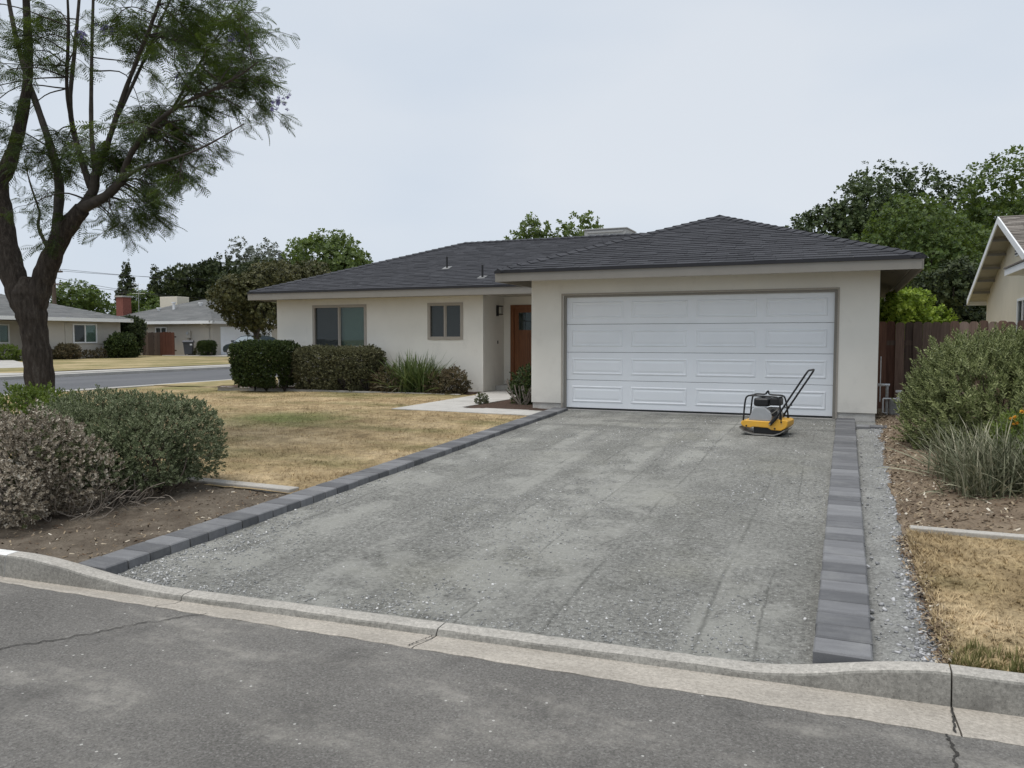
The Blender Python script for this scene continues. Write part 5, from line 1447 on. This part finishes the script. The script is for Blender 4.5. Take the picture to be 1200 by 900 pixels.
# ---- right side: rosemary, strap-leaf clump, yellow flowers
ro = thing('shrub', 'tall bushy green rosemary shrub with upright spiky tips before the fence', 'shrub', (2.3, 11.4, -0.2))
lb = [(1.48, 11.2, .52, .66, .75, .74), (2.3, 11.3, .60, .80, .8, .76), (1.8, 11.9, .55, .85, .7, .74), (1.22, 11.4, .22, .50, .6, .55), (3.1, 11.3, .58, .85, .8, .78), (1.95, 10.75, .22, .75, .55, .60), (2.8, 10.7, .26, .80, .55, .65)]
P_, N_ = lobe_points(lb, 8600, .40, .18, 5.0); P_, N_ = tidy(P_, N_, -.1)
foliage('f', ro, 'leaf_rosemary', P_, N_, sprig(27, 1.0, .29, .17, 1.15, .45, 9, base=.02), 0.19, up=1.0, rnd=.35)
twigs(ro, 'twig', (1.9, 11.3, -.2), P_, 70, .018, .004)
def straps(parent, mat, cx, cy, cz, n, L_, w, spread, part='leaves', rad=.18, droop=1.0, seed=0, lmin=.45):
    seg = 7
    az = rng.random(n) * 6.283; el = np.clip(rng.normal(1.02, spread, n), .18, 1.5)
    ln = L_ * (lmin + (1 - lmin) * rng.random(n)); bx = cx + rad * rng.normal(size=n) * .6; by = cy + rad * rng.normal(size=n) * .6
    u = np.linspace(0, 1, seg)
    bend = droop * (0.25 + 1.1 * rng.random(n) ** 2)
    ang = el[:, None] - bend[:, None] * u[None] ** 1.6
    ds_ = ln[:, None] / (seg - 1)
    r_ = np.concatenate([np.zeros((n, 1)), np.cumsum(np.cos(ang[:, :-1]) * ds_, 1)], 1)
    z = np.concatenate([np.zeros((n, 1)), np.cumsum(np.sin(ang[:, :-1]) * ds_, 1)], 1)
    z = np.maximum(z, 0.01 * u[None])
    wd = w * (.7 + .5 * rng.random(n))[:, None] * (np.sin(np.clip(u * .92 + .10, 0, 1) * np.pi) ** .5)[None]
    tw_ = rng.normal(size=n)[:, None] * .8 * u[None]
    sx_, sy_ = -np.sin(az)[:, None], np.cos(az)[:, None]
    X = bx[:, None] + np.cos(az)[:, None] * r_; Y = by[:, None] + np.sin(az)[:, None] * r_; Z = cz + z
    A = np.stack([X + sx_ * wd * np.cos(tw_), Y + sy_ * wd * np.cos(tw_), Z + wd * np.sin(tw_)], -1)
    B = np.stack([X - sx_ * wd * np.cos(tw_), Y - sy_ * wd * np.cos(tw_), Z - wd * np.sin(tw_)], -1)
    V = np.stack([A, B], 2).reshape(n, seg * 2, 3)
    f = np.array([(2 * i, 2 * i + 1, 2 * i + 3, 2 * i + 2) for i in range(seg - 1)])
    F = (f[None] + (np.arange(n) * seg * 2)[:, None, None]).reshape(-1, 4)
    o_ = WL[parent.name]
    return place(part, np_mesh(part, V.reshape(-1, 3) - np.array([o_.x, o_.y, o_.z]), F), mat, parent)
di = thing('strap_leaf_clump', 'sprawling grey-green strap-leaved clump on the straw bed', 'plant', (1.45, 8.6, -0.16))
straps(di, 'leaf_strap', 1.32, 8.75, -.17, 620, .80, .0062, .36, rad=.26, droop=.8)
straps(di, 'leaf_strap', 1.75, 8.5, -.15, 480, .76, .0062, .38, rad=.26, droop=.9)
straps(di, 'leaf_strap', 1.13, 9.25, -.15, 320, .74, .0062, .36, rad=.20, droop=.8)
straps(di, 'leaf_strap', 1.2, 8.4, -.18, 260, .56, .0062, .40, rad=.18, droop=1.1)
fy = thing('flowering_plant', 'small leafy plant with orange-yellow flower heads beside the rosemary shrub', 'plant', (1.72, 9.6, -0.12))
P_, N_ = lobe_points([(1.72, 9.62, .22, .24, .24, .30)], 700, .4, .3)
foliage('f', fy, 'leaf_fresh', P_, N_, sprig(8, 1, .5, .3, 1.3, .4, 8), .08)
fp = np.array([(1.56 + .33 * rng.random(), 9.45 + .2 * rng.random(), .36 + .20 * rng.random()) for _ in range(22)])
for q in fp:
    foliage('f', fy, 'petal_yellow', q[None], np.array([[0., -.3, 1]]), sprig(16, .25, .5, .4, 1.5, .5, 10), .062, part='flower_head')
twigs(fy, 'twig', (1.72, 9.6, -.12), fp, 12, .006, .003)

# ---- planting in front of the house
def hedge(label, x0, x1, y0, y1, z0, z1, mat, n, size, stems, flare=0.0, rnd=.20):
    o = thing('clipped_hedge', label, 'hedge', ((x0 + x1) / 2, (y0 + y1) / 2, -0.08))
    P_, N_ = box_points(x0, x1, y0, y1, z0, z1, n, rnd=rnd)
    if flare:
        k = (P_[:, 2] - z1) / (z1 - z0)
        P_[:, 0] = (x0 + x1) / 2 + (P_[:, 0] - (x0 + x1) / 2) * (1 + flare * k); P_[:, 1] = (y0 + y1) / 2 + (P_[:, 1] - (y0 + y1) / 2) * (1 + flare * k)
    low = (P_[:, 2] - z0) < 0.25
    keep = ~low | (rng.random(n) < .7 * (fbm(P_[:, 0] * 3, P_[:, 1] * 3 + 2) > .42))
    foliage('f', o, mat, P_[keep], N_[keep], sprig(7, 1, .62, .34, 1.2, .3, 12), size, up=.25, rnd=.55)
    mb = MB()
    for s_ in range(stems):
        bx = x0 + (x1 - x0) * (s_ + .5) / stems + random.uniform(-.1, .1); by = (y0 + y1) / 2 + random.uniform(-.15, .15)
        for q in range(5):
            e_ = (bx + random.uniform(-.35, .35), by + random.uniform(-.3, .3), z0 + random.uniform(.35, .7))
            mb.tube(smooth_path([(bx, by, -.1), ((bx + e_[0]) / 2 + random.uniform(-.05, .05), (by + e_[1]) / 2, (e_[2] - .1) / 2), e_], 3), .022, 5, cap=False)
    mb.build('stem', 'branch_bark', o)
    return o
hedge('dark green clipped hedge at the far corner of the house', -15.1, -13.6, 16.4, 17.5, .12, 1.15, 'leaf_hedge_dark', 7500, .092, 3, .10)
hedge('olive green clipped hedge under the wide bedroom window', -13.55, -11.15, 17.0, 17.85, .02, 1.02, 'leaf_hedge_olive', 7800, .082, 4, .05)
ll = thing('lily_clump', 'tall green strap-leaved clump against the house wall', 'plant', (-10.1, 17.5, -.04))
straps(ll, 'leaf_lily', -10.15, 17.5, -.04, 380, 1.18, .014, .26, rad=.34, droop=.55, lmin=.55)
straps(ll, 'leaf_lily', -9.85, 17.45, -.04, 240, 1.08, .014, .28, rad=.30, droop=.65, lmin=.55)
straps(ll, 'leaf_strap', -10.3, 17.3, -.04, 50, .8, .013, .35, part='dry_leaves', rad=.3, droop=1.0)
for nm, lab, mt, lbs, n, sz_l in (
    ('shrub', 'low dark ruddy shrub between the olive hedge and the lily clump', 'leaf_ruddy', [(-10.85, 17.45, .2, .42, .38, .36), (-10.65, 17.3, .15, .36, .32, .3)], 900, .09),
    ('shrub', 'low brownish broad-leaved shrub between the lily clump and the entry', 'leaf_ruddy', [(-9.2, 17.42, .16, .48, .36, .34), (-8.88, 17.4, .22, .3, .3, .36), (-9.0, 17.3, .06, .38, .3, .25)], 1000, .095),
    ('shrub', 'dark rounded shrub with pale bare stems at the garage corner', 'leaf_hedge_dark', [(-6.10, 15.35, .3, .36, .42, .40), (-5.95, 15.2, .18, .30, .36, .32)], 1000, .085),
    ('shrub', 'tiny grey shrub alone in the entry mulch bed', 'leaf_dusty_green', [(-6.92, 14.75, .04, .11, .11, .10)], 120, .06)):
    o = thing(nm, lab, 'shrub', (lbs[0][0], lbs[0][1], -.06))
    P_, N_ = lobe_points(lbs, n, .45, .28, 3.0); P_, N_ = tidy(P_, N_, -.05)
    foliage('f', o, mt, P_, N_, sprig(8, 1, .6, .36, 1.25, .3, 13), sz_l, up=.3, rnd=.55)
    twigs(o, 'twig', (lbs[0][0], lbs[0][1], -.07), P_, 18, .012, .004, .04)
    if 'bare stems' in lab:
        mb = MB()
        for q in range(12):
            b = (-6.05 + random.uniform(-.08, .08), 14.88, -.06); e_ = (-6.05 + random.uniform(-.42, .30), 14.82 + random.uniform(-.08, .08), random.uniform(.2, .52))
            mb.tube(smooth_path([b, ((b[0] + e_[0]) / 2 + random.uniform(-.04, .04), 14.85, e_[2] * .4), e_], 3), .013, 5, cap=False)
        mb.build('bare_stem', 'dead_twig', o)

# ---- planting across the side street
hedge('small square clipped box hedge beside the grey bin', -42.75, -41.8, 43.3, 44.2, .12, 1.05, 'leaf_hedge_dark', 2200, .13, 2, .16)
for lab, mt, lbs, n, sz_l in (
    ('rounded dark green shrub at the corner of the shuttered bungalow', 'leaf_hedge_dark', [(-43.9, 37.9, .95, .72, .80, .62), (-43.8, 37.5, .75, .6, .6, .6), (-43.7, 38.2, .6, .55, .55, .55)], 1800, .2),
    ('drooping dark bush between the shuttered bungalow and the board fence', 'leaf_tree_dark', [(-45.4, 39.7, .9, .7, .6, .95), (-45.8, 40.2, 2.0, .9, .9, .65), (-45.0, 39.8, 1.3, .5, .5, .8)], 2400, .24),
    ('low domed ruddy shrub under the wall of the shuttered bungalow', 'leaf_ruddy', [(-43.9, 33.9, .42, .7, .72, .48)], 1000, .15),
    ('tiny sparse shrub under the white shuttered window', 'leaf_ruddy', [(-44.2, 35.7, .25, .35, .35, .25), (-44.2, 36.5, .32, .3, .3, .32)], 260, .14),
    ('yellow-green low bush beside the white porch post', 'leaf_fresh', [(-43.9, 30.1, .45, .7, .6, .45), (-43.4, 30.9, .25, .6, .6, .3)], 700, .16),
    ('sparse weeds between the bin and the square hedge', 'leaf_dusty_green', [(-44.5, 44.6, .3, .25, .2, .35)], 120, .16)):
    o = thing('shrub', lab, 'shrub', (lbs[0][0], lbs[0][1], .05))
    P_, N_ = lobe_points(lbs, n, .4, .25, 2.5); P_, N_ = tidy(P_, N_, .06)
    foliage('f', o, mt, P_, N_, sprig(8, 1, .6, .38, 1.25, .3, 14), sz_l, up=.3, rnd=.55)
    twigs(o, 'twig', (lbs[0][0], lbs[0][1], .0), P_, 12, .03, .008, .06)

# ---- background trees
CL = sprig(6, .6, .74, .42, 1.5, .5, 21, base=.0)
def bg_tree(name, label, x, y, ztop, zbot, rx, mat, n, size, lobes_n=16, trunk=.22, group='trees behind the houses', shape='round', gap=.30, seed=0):
    o = thing(name, label, 'tree', (x, y, 0), 0, group)
    r2 = np.random.default_rng(seed + 50)
    cz, rz = (ztop + zbot) / 2, (ztop - zbot) / 2
    lbs = []
    for i in range(lobes_n):
        u = (i + .5) / lobes_n
        d = r2.normal(size=3); d /= np.linalg.norm(d)
        k = r2.random() ** .4 * .78
        if shape == 'cone':
            zz = zbot + (ztop - zbot) * u; w_ = rx * (1.02 - u) ** .8
            a = r2.random() * 6.283
            lbs.append((x + math.cos(a) * w_ * .55, y + math.sin(a) * w_ * .55, zz, max(.25, w_ * .6), max(.25, w_ * .6), (ztop - zbot) * .14))
        else:
            s_ = .26 + .20 * r2.random()
            lbs.append((x + d[0] * rx * k, y + d[1] * rx * k, cz + d[2] * rz * k * .95, rx * s_ * 1.1, rx * s_ * 1.1, rz * s_ * (1.0 if shape == 'round' else 1.2)))
    P_, N_ = lobe_points(lbs, n, .5, gap, 1.9)
    up = {'round': .45, 'cone': .2, 'weep': -.55}.get(shape, .4)
    cr = foliage('crown', o, mat, P_, N_, CL, size, up=up, rnd=.7, part='crown')
    mb = MB()
    mb.tube(smooth_path([(x, y, -.1), (x + .1, y, zbot * .6), (x - .05, y + .1, cz)], 4), [trunk * (1 - .06 * k) for k in range(9)], 9)
    for i in range(min(9, lobes_n)):
        l = lbs[i]
        mb.tube(smooth_path([(x, y, max(.5, zbot * .7)), ((x + l[0]) / 2, (y + l[1]) / 2, (zbot + l[2]) / 2 - .1), (l[0], l[1], l[2])], 4), [trunk * (.5 - .05 * k) for k in range(9)], 6, cap=False)
    mb.build('trunk', 'branch_bark', o, smooth=True)
    return o
bg_tree('tree', 'round bright green tree rising behind the brown utility pole', -75.7, 60.7, 7.6, 1.5, 4.6, 'leaf_tree_mid', 3600, .42, 20, seed=1)
bg_tree('tree', 'low green tree beside the round tree behind the bungalow roof', -70, 63.5, 6.6, 1.2, 3.4, 'leaf_tree_mid', 2400, .42, 14, seed=2)
for i, (dx, dy, zt, lab) in enumerate(((-81.0, 71.0, 10.2, 'tallest dark conifer in the row behind the brick chimney'), (-78.6, 73, 9.4, 'middle-height dark conifer in the row behind the brick chimney'), (-75.6, 74, 8.4, 'shortest dark conifer in the row behind the brick chimney'))):
    bg_tree('conifer', lab, dx, dy, zt, 1.0, 2.1, 'leaf_tree_dark', 1700, .40, 12, shape='cone', seed=3 + i, group='conifers behind the brick chimney')
bg_tree('tree', 'broad dark weeping tree above the grey roofed far house', -67.3, 70.2, 10.4, 1.2, 5.0, 'leaf_tree_dark', 7000, .52, 30, shape='weep', seed=7)
bg_tree('tree', 'dark green tree crowding the weeping tree from the street end', -59.6, 68.5, 9.8, 1.2, 4.8, 'leaf_tree_dark', 6500, .52, 28, shape='weep', seed=8)
bg_tree('tree', 'olive brown tree shading the car in the far driveway', -33.4, 38.6, 6.2, 1.35, 2.5, 'leaf_tree_olive', 6500, .24, 26, trunk=.11, seed=9, group='street trees')
bg_tree('tree', 'olive tree peeking over the far hip of the house', -38.0, 48.2, 7.2, 2.0, 3.4, 'leaf_tree_olive', 5000, .32, 18, seed=10)
bg_tree('pine_tree', 'tall airy grey-green pine standing above the other trees', -75.7, 88.2, 15.4, 4.5, 4.0, 'leaf_pine', 2100, .55, 26, gap=.42, seed=11)
bg_tree('tree', 'rounded mid green tree behind the left hip of the house', -42.8, 58.6, 10.8, 3.2, 4.4, 'leaf_tree_light', 6000, .40, 24, seed=12)
for i, (x, y, zt, rr, lab) in enumerate(((-17.6, 45.2, 8.9, 1.45, 'smaller light green tree top over the ridge, away from the roof cooler'), (-15.2, 46.2, 9.3, 1.6, 'larger light green tree top rising next to the roof cooler'))):
    bg_tree('tree', lab, x, y, zt, 4.6, rr, 'leaf_tree_light', 900, .30, 16, trunk=.12, gap=.4, seed=13 + i, group='young trees behind the ridge')
bg_tree('tree', 'dense dark broad tree right behind the garage roof', 0.35, 46.3, 10.2, 1.2, 3.7, 'leaf_tree_deep', 12000, .29, 40, gap=.22, seed=16, group='trees behind the fence')
bg_tree('tree', 'dense dark tree filling the gap behind the green tree', 3.2, 51.5, 11.2, 1.5, 4.2, 'leaf_tree_deep', 11000, .32, 40, gap=.22, seed=17, group='trees behind the fence')
bg_tree('tree', 'mid green tree between the garage eave and the gable house', 2.9, 38.4, 7.4, .6, 2.7, 'leaf_tree_mid', 13000, .22, 40, seed=18, group='trees behind the fence')
bg_tree('tree', 'tall open-crowned tree over the gable of the neighbour house', 8.3, 47.2, 10.9, 1.5, 4.2, 'leaf_tree_mid', 11000, .28, 38, gap=.36, seed=19, group='trees behind the fence')
bg_tree('tree', 'low dark tree beside the barge board of the gable house', 3.6, 33.4, 4.2, .2, 1.7, 'leaf_tree_dark', 3600, .22, 16, seed=20, group='trees behind the fence')
bg_tree('tree', 'bright lime green bushy tree top over the board fence', 1.5, 21.0, 2.62, .7, .92, 'leaf_lime', 3200, .14, 22, trunk=.06, seed=21, group='trees behind the fence')

# ---- the jacaranda by the street: limbs in metres in a frame turned towards the street corner
TB = Vector((-10.75, 7.85, -0.30))
ja = thing('jacaranda_tree', 'large jacaranda with dark forked trunk and feathery leaves by the soil bed', 'tree', TB, R(22.9))
DEP = 11.42
def tp(u, v, d):
    """sketch units (1/81 m) to the tree's own frame: x across, y away, z up"""
    z = 0.0
    for _ in range(3):
        dep = DEP + d - (z - 1.31) * .0573
        z = 1.31 + (397 - v) / 925.0 * (DEP + d)
    x = (u - 600) / 925.0 * dep
    return np.array([x + 6.865, d, z + 0.30])
limbs = {
 'T': [(49, 550, 0, .34), (48, 510, 0, .26), (48, 470, 0, .232), (44, 420, 0, .212), (39, 382, 0, .208), (34, 354, 0, .245), (33, 338, 0, .20), (33, 325, 0, .10)],
 'A': [(38, 400, .02, .10), (30, 366, .03, .17), (21, 340, .08, .20), (11, 308, .15, .195), (2, 262, .3, .19), (-2, 218, .4, .16), (10, 196, .45, .125), (24, 150, .5, .095), (33, 90, .5, .075), (31, 20, .5, .06), (26, -60, .5, .04), (20, -130, .5, .02)],
 'A2': [(-2, 225, .4, .13), (-28, 160, .2, .11), (-60, 60, -.2, .08), (-90, -60, -.4, .05), (-110, -140, -.4, .02)],
 'A3': [(8, 290, .2, .12), (-40, 240, .8, .10), (-110, 180, 1.5, .07), (-180, 120, 2.0, .04), (-240, 90, 2.2, .015)],
 'B': [(39, 402, 0, .10), (40, 368, 0, .16), (47, 338, 0, .18), (57, 310, -.05, .165), (74, 274, -.1, .15), (96, 247, -.15, .125)],
 'B1': [(64, 292, 0, .13), (68, 250, .1, .12), (69, 215, .2, .11), (60, 178, .35, .095), (47, 140, .5, .08), (26, 80, .7, .065), (10, 10, .9, .05), (0, -70, 1.1, .03), (-8, -140, 1.2, .015)],
 'B2': [(94, 250, -.15, .15), (108, 228, -.1, .125), (112, 205, -.1, .10)],
 'B3': [(92, 248, -.15, .14), (124, 232, -.3, .115), (142, 214, -.4, .095)],
 'C1': [(106, 222, -.1, .085), (92, 180, .1, .072), (82, 130, .3, .058), (88, 60, .5, .046), (94, -10, .7, .034), (98, -90, .9, .015)],
 'C2': [(112, 206, -.1, .075), (107, 160, .2, .055), (107, 90, .5, .045), (109, 10, .7, .034), (112, -80, .9, .012)],
 'C3': [(114, 208, -.1, .078), (130, 160, -.3, .064), (148, 108, -.5, .053), (172, 50, -.8, .043), (194, -10, -1.0, .032), (215, -90, -1.2, .012)],
 'C4': [(86, 160, .1, .05), (78, 110, -.2, .042), (80, 40, -.5, .034), (76, -40, -.8, .014)],
 'C5': [(138, 140, -.4, .045), (165, 85, .0, .038), (190, 30, .4, .03), (225, -40, .8, .012)],
 'D1': [(142, 214, -.4, .08), (150, 190, -.5, .068), (170, 160, -.7, .056), (205, 132, -1.0, .045), (245, 113, -1.2, .033), (280, 95, -1.4, .022), (302, 80, -1.5, .010)],
 'D2': [(140, 216, -.4, .065), (158, 178, -.1, .052), (190, 150, .3, .042), (225, 95, .7, .032), (262, 40, 1.0, .022), (285, 5, 1.2, .010)],
 'D3': [(142, 214, -.4, .05), (165, 200, -.8, .038), (200, 190, -1.3, .028), (240, 175, -1.7, .020), (285, 150, -2.0, .010)],
 'E1': [(60, 300, .1, .05), (45, 268, .4, .042), (46, 250, .6, .03), (36, 220, .8, .022), (28, 190, 1.0, .012)],
}
off_tree = TB
mbs = MB(); mbb = MB()
nodes = []
for key, pl in limbs.items():
    pts = smooth_path([(*tp(u, v, d), r_) for u, v, d, r_ in pl], 5)
    co = [p[:3] for p in pts]; rr = [p[3] * (.88 if key == 'T' else (.86 if key in 'AB' else .58)) * (1 + .05 * math.sin(i * 2.1) + .04 * math.sin(i * .9 + 1)) for i, p in enumerate(pts)]
    (mbs if key in 'TAB' else mbb).tube(co, rr, 16 if key in 'TAB' else 9, cap=True)
    if key != 'T' and key != 'B':
        nodes += [(c_, r_) for c_, r_ in zip(co[len(co) // 3:], rr[len(co) // 3:])]
trunk = mbs.build('trunk', 'bark', ja, local=True, smooth=True)
nodes_p = np.array([n_[0] for n_ in nodes])
# foliage regions in the same sketch units: (u, v, ru, rv, count)
regs = [(255, 65, 58, 55, 27), (288, 95, 34, 40, 14), (230, 10, 60, 40, 13), (230, 140, 52, 34, 15), (180, 165, 42, 34, 11), (190, 218, 48, 22, 9), (165, 250, 40, 14, 8), (228, 190, 30, 26, 7), (140, 262, 14, 10, 3), (300, 120, 22, 18, 4), (135, 190, 40, 26, 7), (100, 55, 70, 45, 10), (85, 185, 32, 22, 11), (180, 30, 46, 40, 7), (35, 50, 55, 55, 7), (20, 160, 40, 50, 5), (62, 278, 12, 14, 2), (40, 245, 18, 20, 2), (-90, 60, 110, 110, 20), (-170, 150, 80, 60, 10), (60, -90, 150, 70, 20), (200, -80, 90, 60, 16), (-100, -100, 110, 60, 14)]
clusters = []
for (u, v, ru, rv, c_) in regs:
    for _ in range(c_):
        a = rng.random() * 6.283; k = math.sqrt(rng.random())
        clusters.append(tp(u + ru * k * math.cos(a), v + rv * k * math.sin(a), rng.normal() * (.9 if c_ > 8 else .4)))
clusters = np.array(clusters)
# a feathery leaf: rachis with paired pinnae of small leaflets
def frond(np_=8):
    V = []; F = []
    for i in range(np_):
        u = .12 + .88 * i / (np_ - 1)
        zc = u; yc = -.30 * u * u
        for s_ in (-1, 1):
            L_ = .30 * math.sin(math.pi * (.18 + .72 * u)) + .06
            d = np.array([s_ * .88, -.18, .42]); d /= np.linalg.norm(d)
            w_ = np.array([0, -.12, 1.0]) * .026
            p = np.array([0, yc, zc]); b = len(V)
            V += [p - w_ * .6, p + d * L_ * .55 - w_ * 1.3 + np.array([0, -.015, 0]), p + d * L_ + np.array([0, -.05, 0]), p + d * L_ * .55 + w_ * 1.3 + np.array([0, -.015, 0])]
            F.append((b, b + 1, b + 2, b + 3))
    b = len(V)
    V += [np.array([-.006, 0, 0]), np.array([.006, 0, 0]), np.array([.004, -.30, 1]), np.array([-.004, -.30, 1])]
    F.append((b, b + 1, b + 2, b + 3))
    return np.array(V), F
FP = []; FD = []; tips = []
for c_ in clusters:
    i = int(np.argmin(((nodes_p - c_) ** 2).sum(1) + .12 * rng.random(len(nodes_p))))
    b = nodes_p[i]; dist = np.linalg.norm(c_ - b)
    out = (c_ - b) / max(dist, 1e-3)
    m = b + (c_ - b) * .5 + np.array([0, 0, .10 * dist]) + rng.normal(size=3) * .06 * dist
    pts = smooth_path([b, m, c_], 4); k = len(pts)
    r0 = min(nodes[i][1] * .5, .008 + .010 * dist)
    mbb.tube(pts, [r0 + (.004 - r0) * j / (k - 1) for j in range(k)], 5, cap=False)
    for q in range(rng.integers(4, 7)):
        d = out * .7 + rand_dirs(1)[0] * .9; d[2] *= .6
        L_ = rng.uniform(.16, .42)
        s0 = pts[rng.integers(k // 2, k)]
        e_ = s0 + d / np.linalg.norm(d) * L_ + np.array([0, 0, -.05])
        mbb.tube(smooth_path([s0, (s0 + e_) / 2 + np.array([0, 0, .04]), e_], 3), .0035, 4, cap=False)
        for w_ in range(rng.integers(6, 10)):
            u = .25 + .75 * rng.random()
            FP.append(s0 + (e_ - s0) * u + np.array([0, 0, .02]))
            dd = (e_ - s0) / L_ * .6 + rand_dirs(1)[0] * .95; dd[2] = dd[2] * .5 - .12
            FD.append(dd)
        if rng.random() < .02: tips.append(e_)
mbb.build('branches', 'branch_bark', ja, local=True, smooth=True)
FP = np.array(FP); FD = np.array(FD)
fdn = FD / np.linalg.norm(FD, axis=1, keepdims=True)
# frond frames: local Z along the rachis, local -Y (droop) downwards
dn = np.tile([0., 0, 1], (len(fdn), 1)); A = np.cross(dn, fdn); A /= np.maximum(np.linalg.norm(A, axis=1, keepdims=True), 1e-6)
Bv = np.cross(fdn, A)
tilt = rng.normal(size=len(fdn)) * .5
A2 = A * np.cos(tilt)[:, None] + Bv * np.sin(tilt)[:, None]; B2 = np.cross(fdn, A2)
FR = np.stack([A2, B2, fdn], -1)
TVf, TFf = frond()
scatter('crown', 'leaf_jacaranda', TVf, TFf, FP, FR, rng.uniform(.13, .25, len(FP)), ja)
bl = np.array([tp(278, 46, -.6), tp(274, 52, -.5), tp(122, 42, -.6), tp(126, 46, -.6), tp(330, 124, -1.2), tp(322, 126, -1.1), tp(213, 98, -.9), tp(95, 52, -.7)])
for q in bl:
    q = q[None] + rng.normal(size=(9, 3)) * .045
    scatter('blossom', 'petal_violet', *sprig(7, .6, .6, .35, 1.3, .6, 30), q, rots(rand_dirs(9) + np.array([0, 0, -.4])), np.full(9, .06), ja)
print('fronds', len(FP), 'tris', sum(len(o.data.polygons) for o in bpy.data.objects if o.type == 'MESH') * 2)
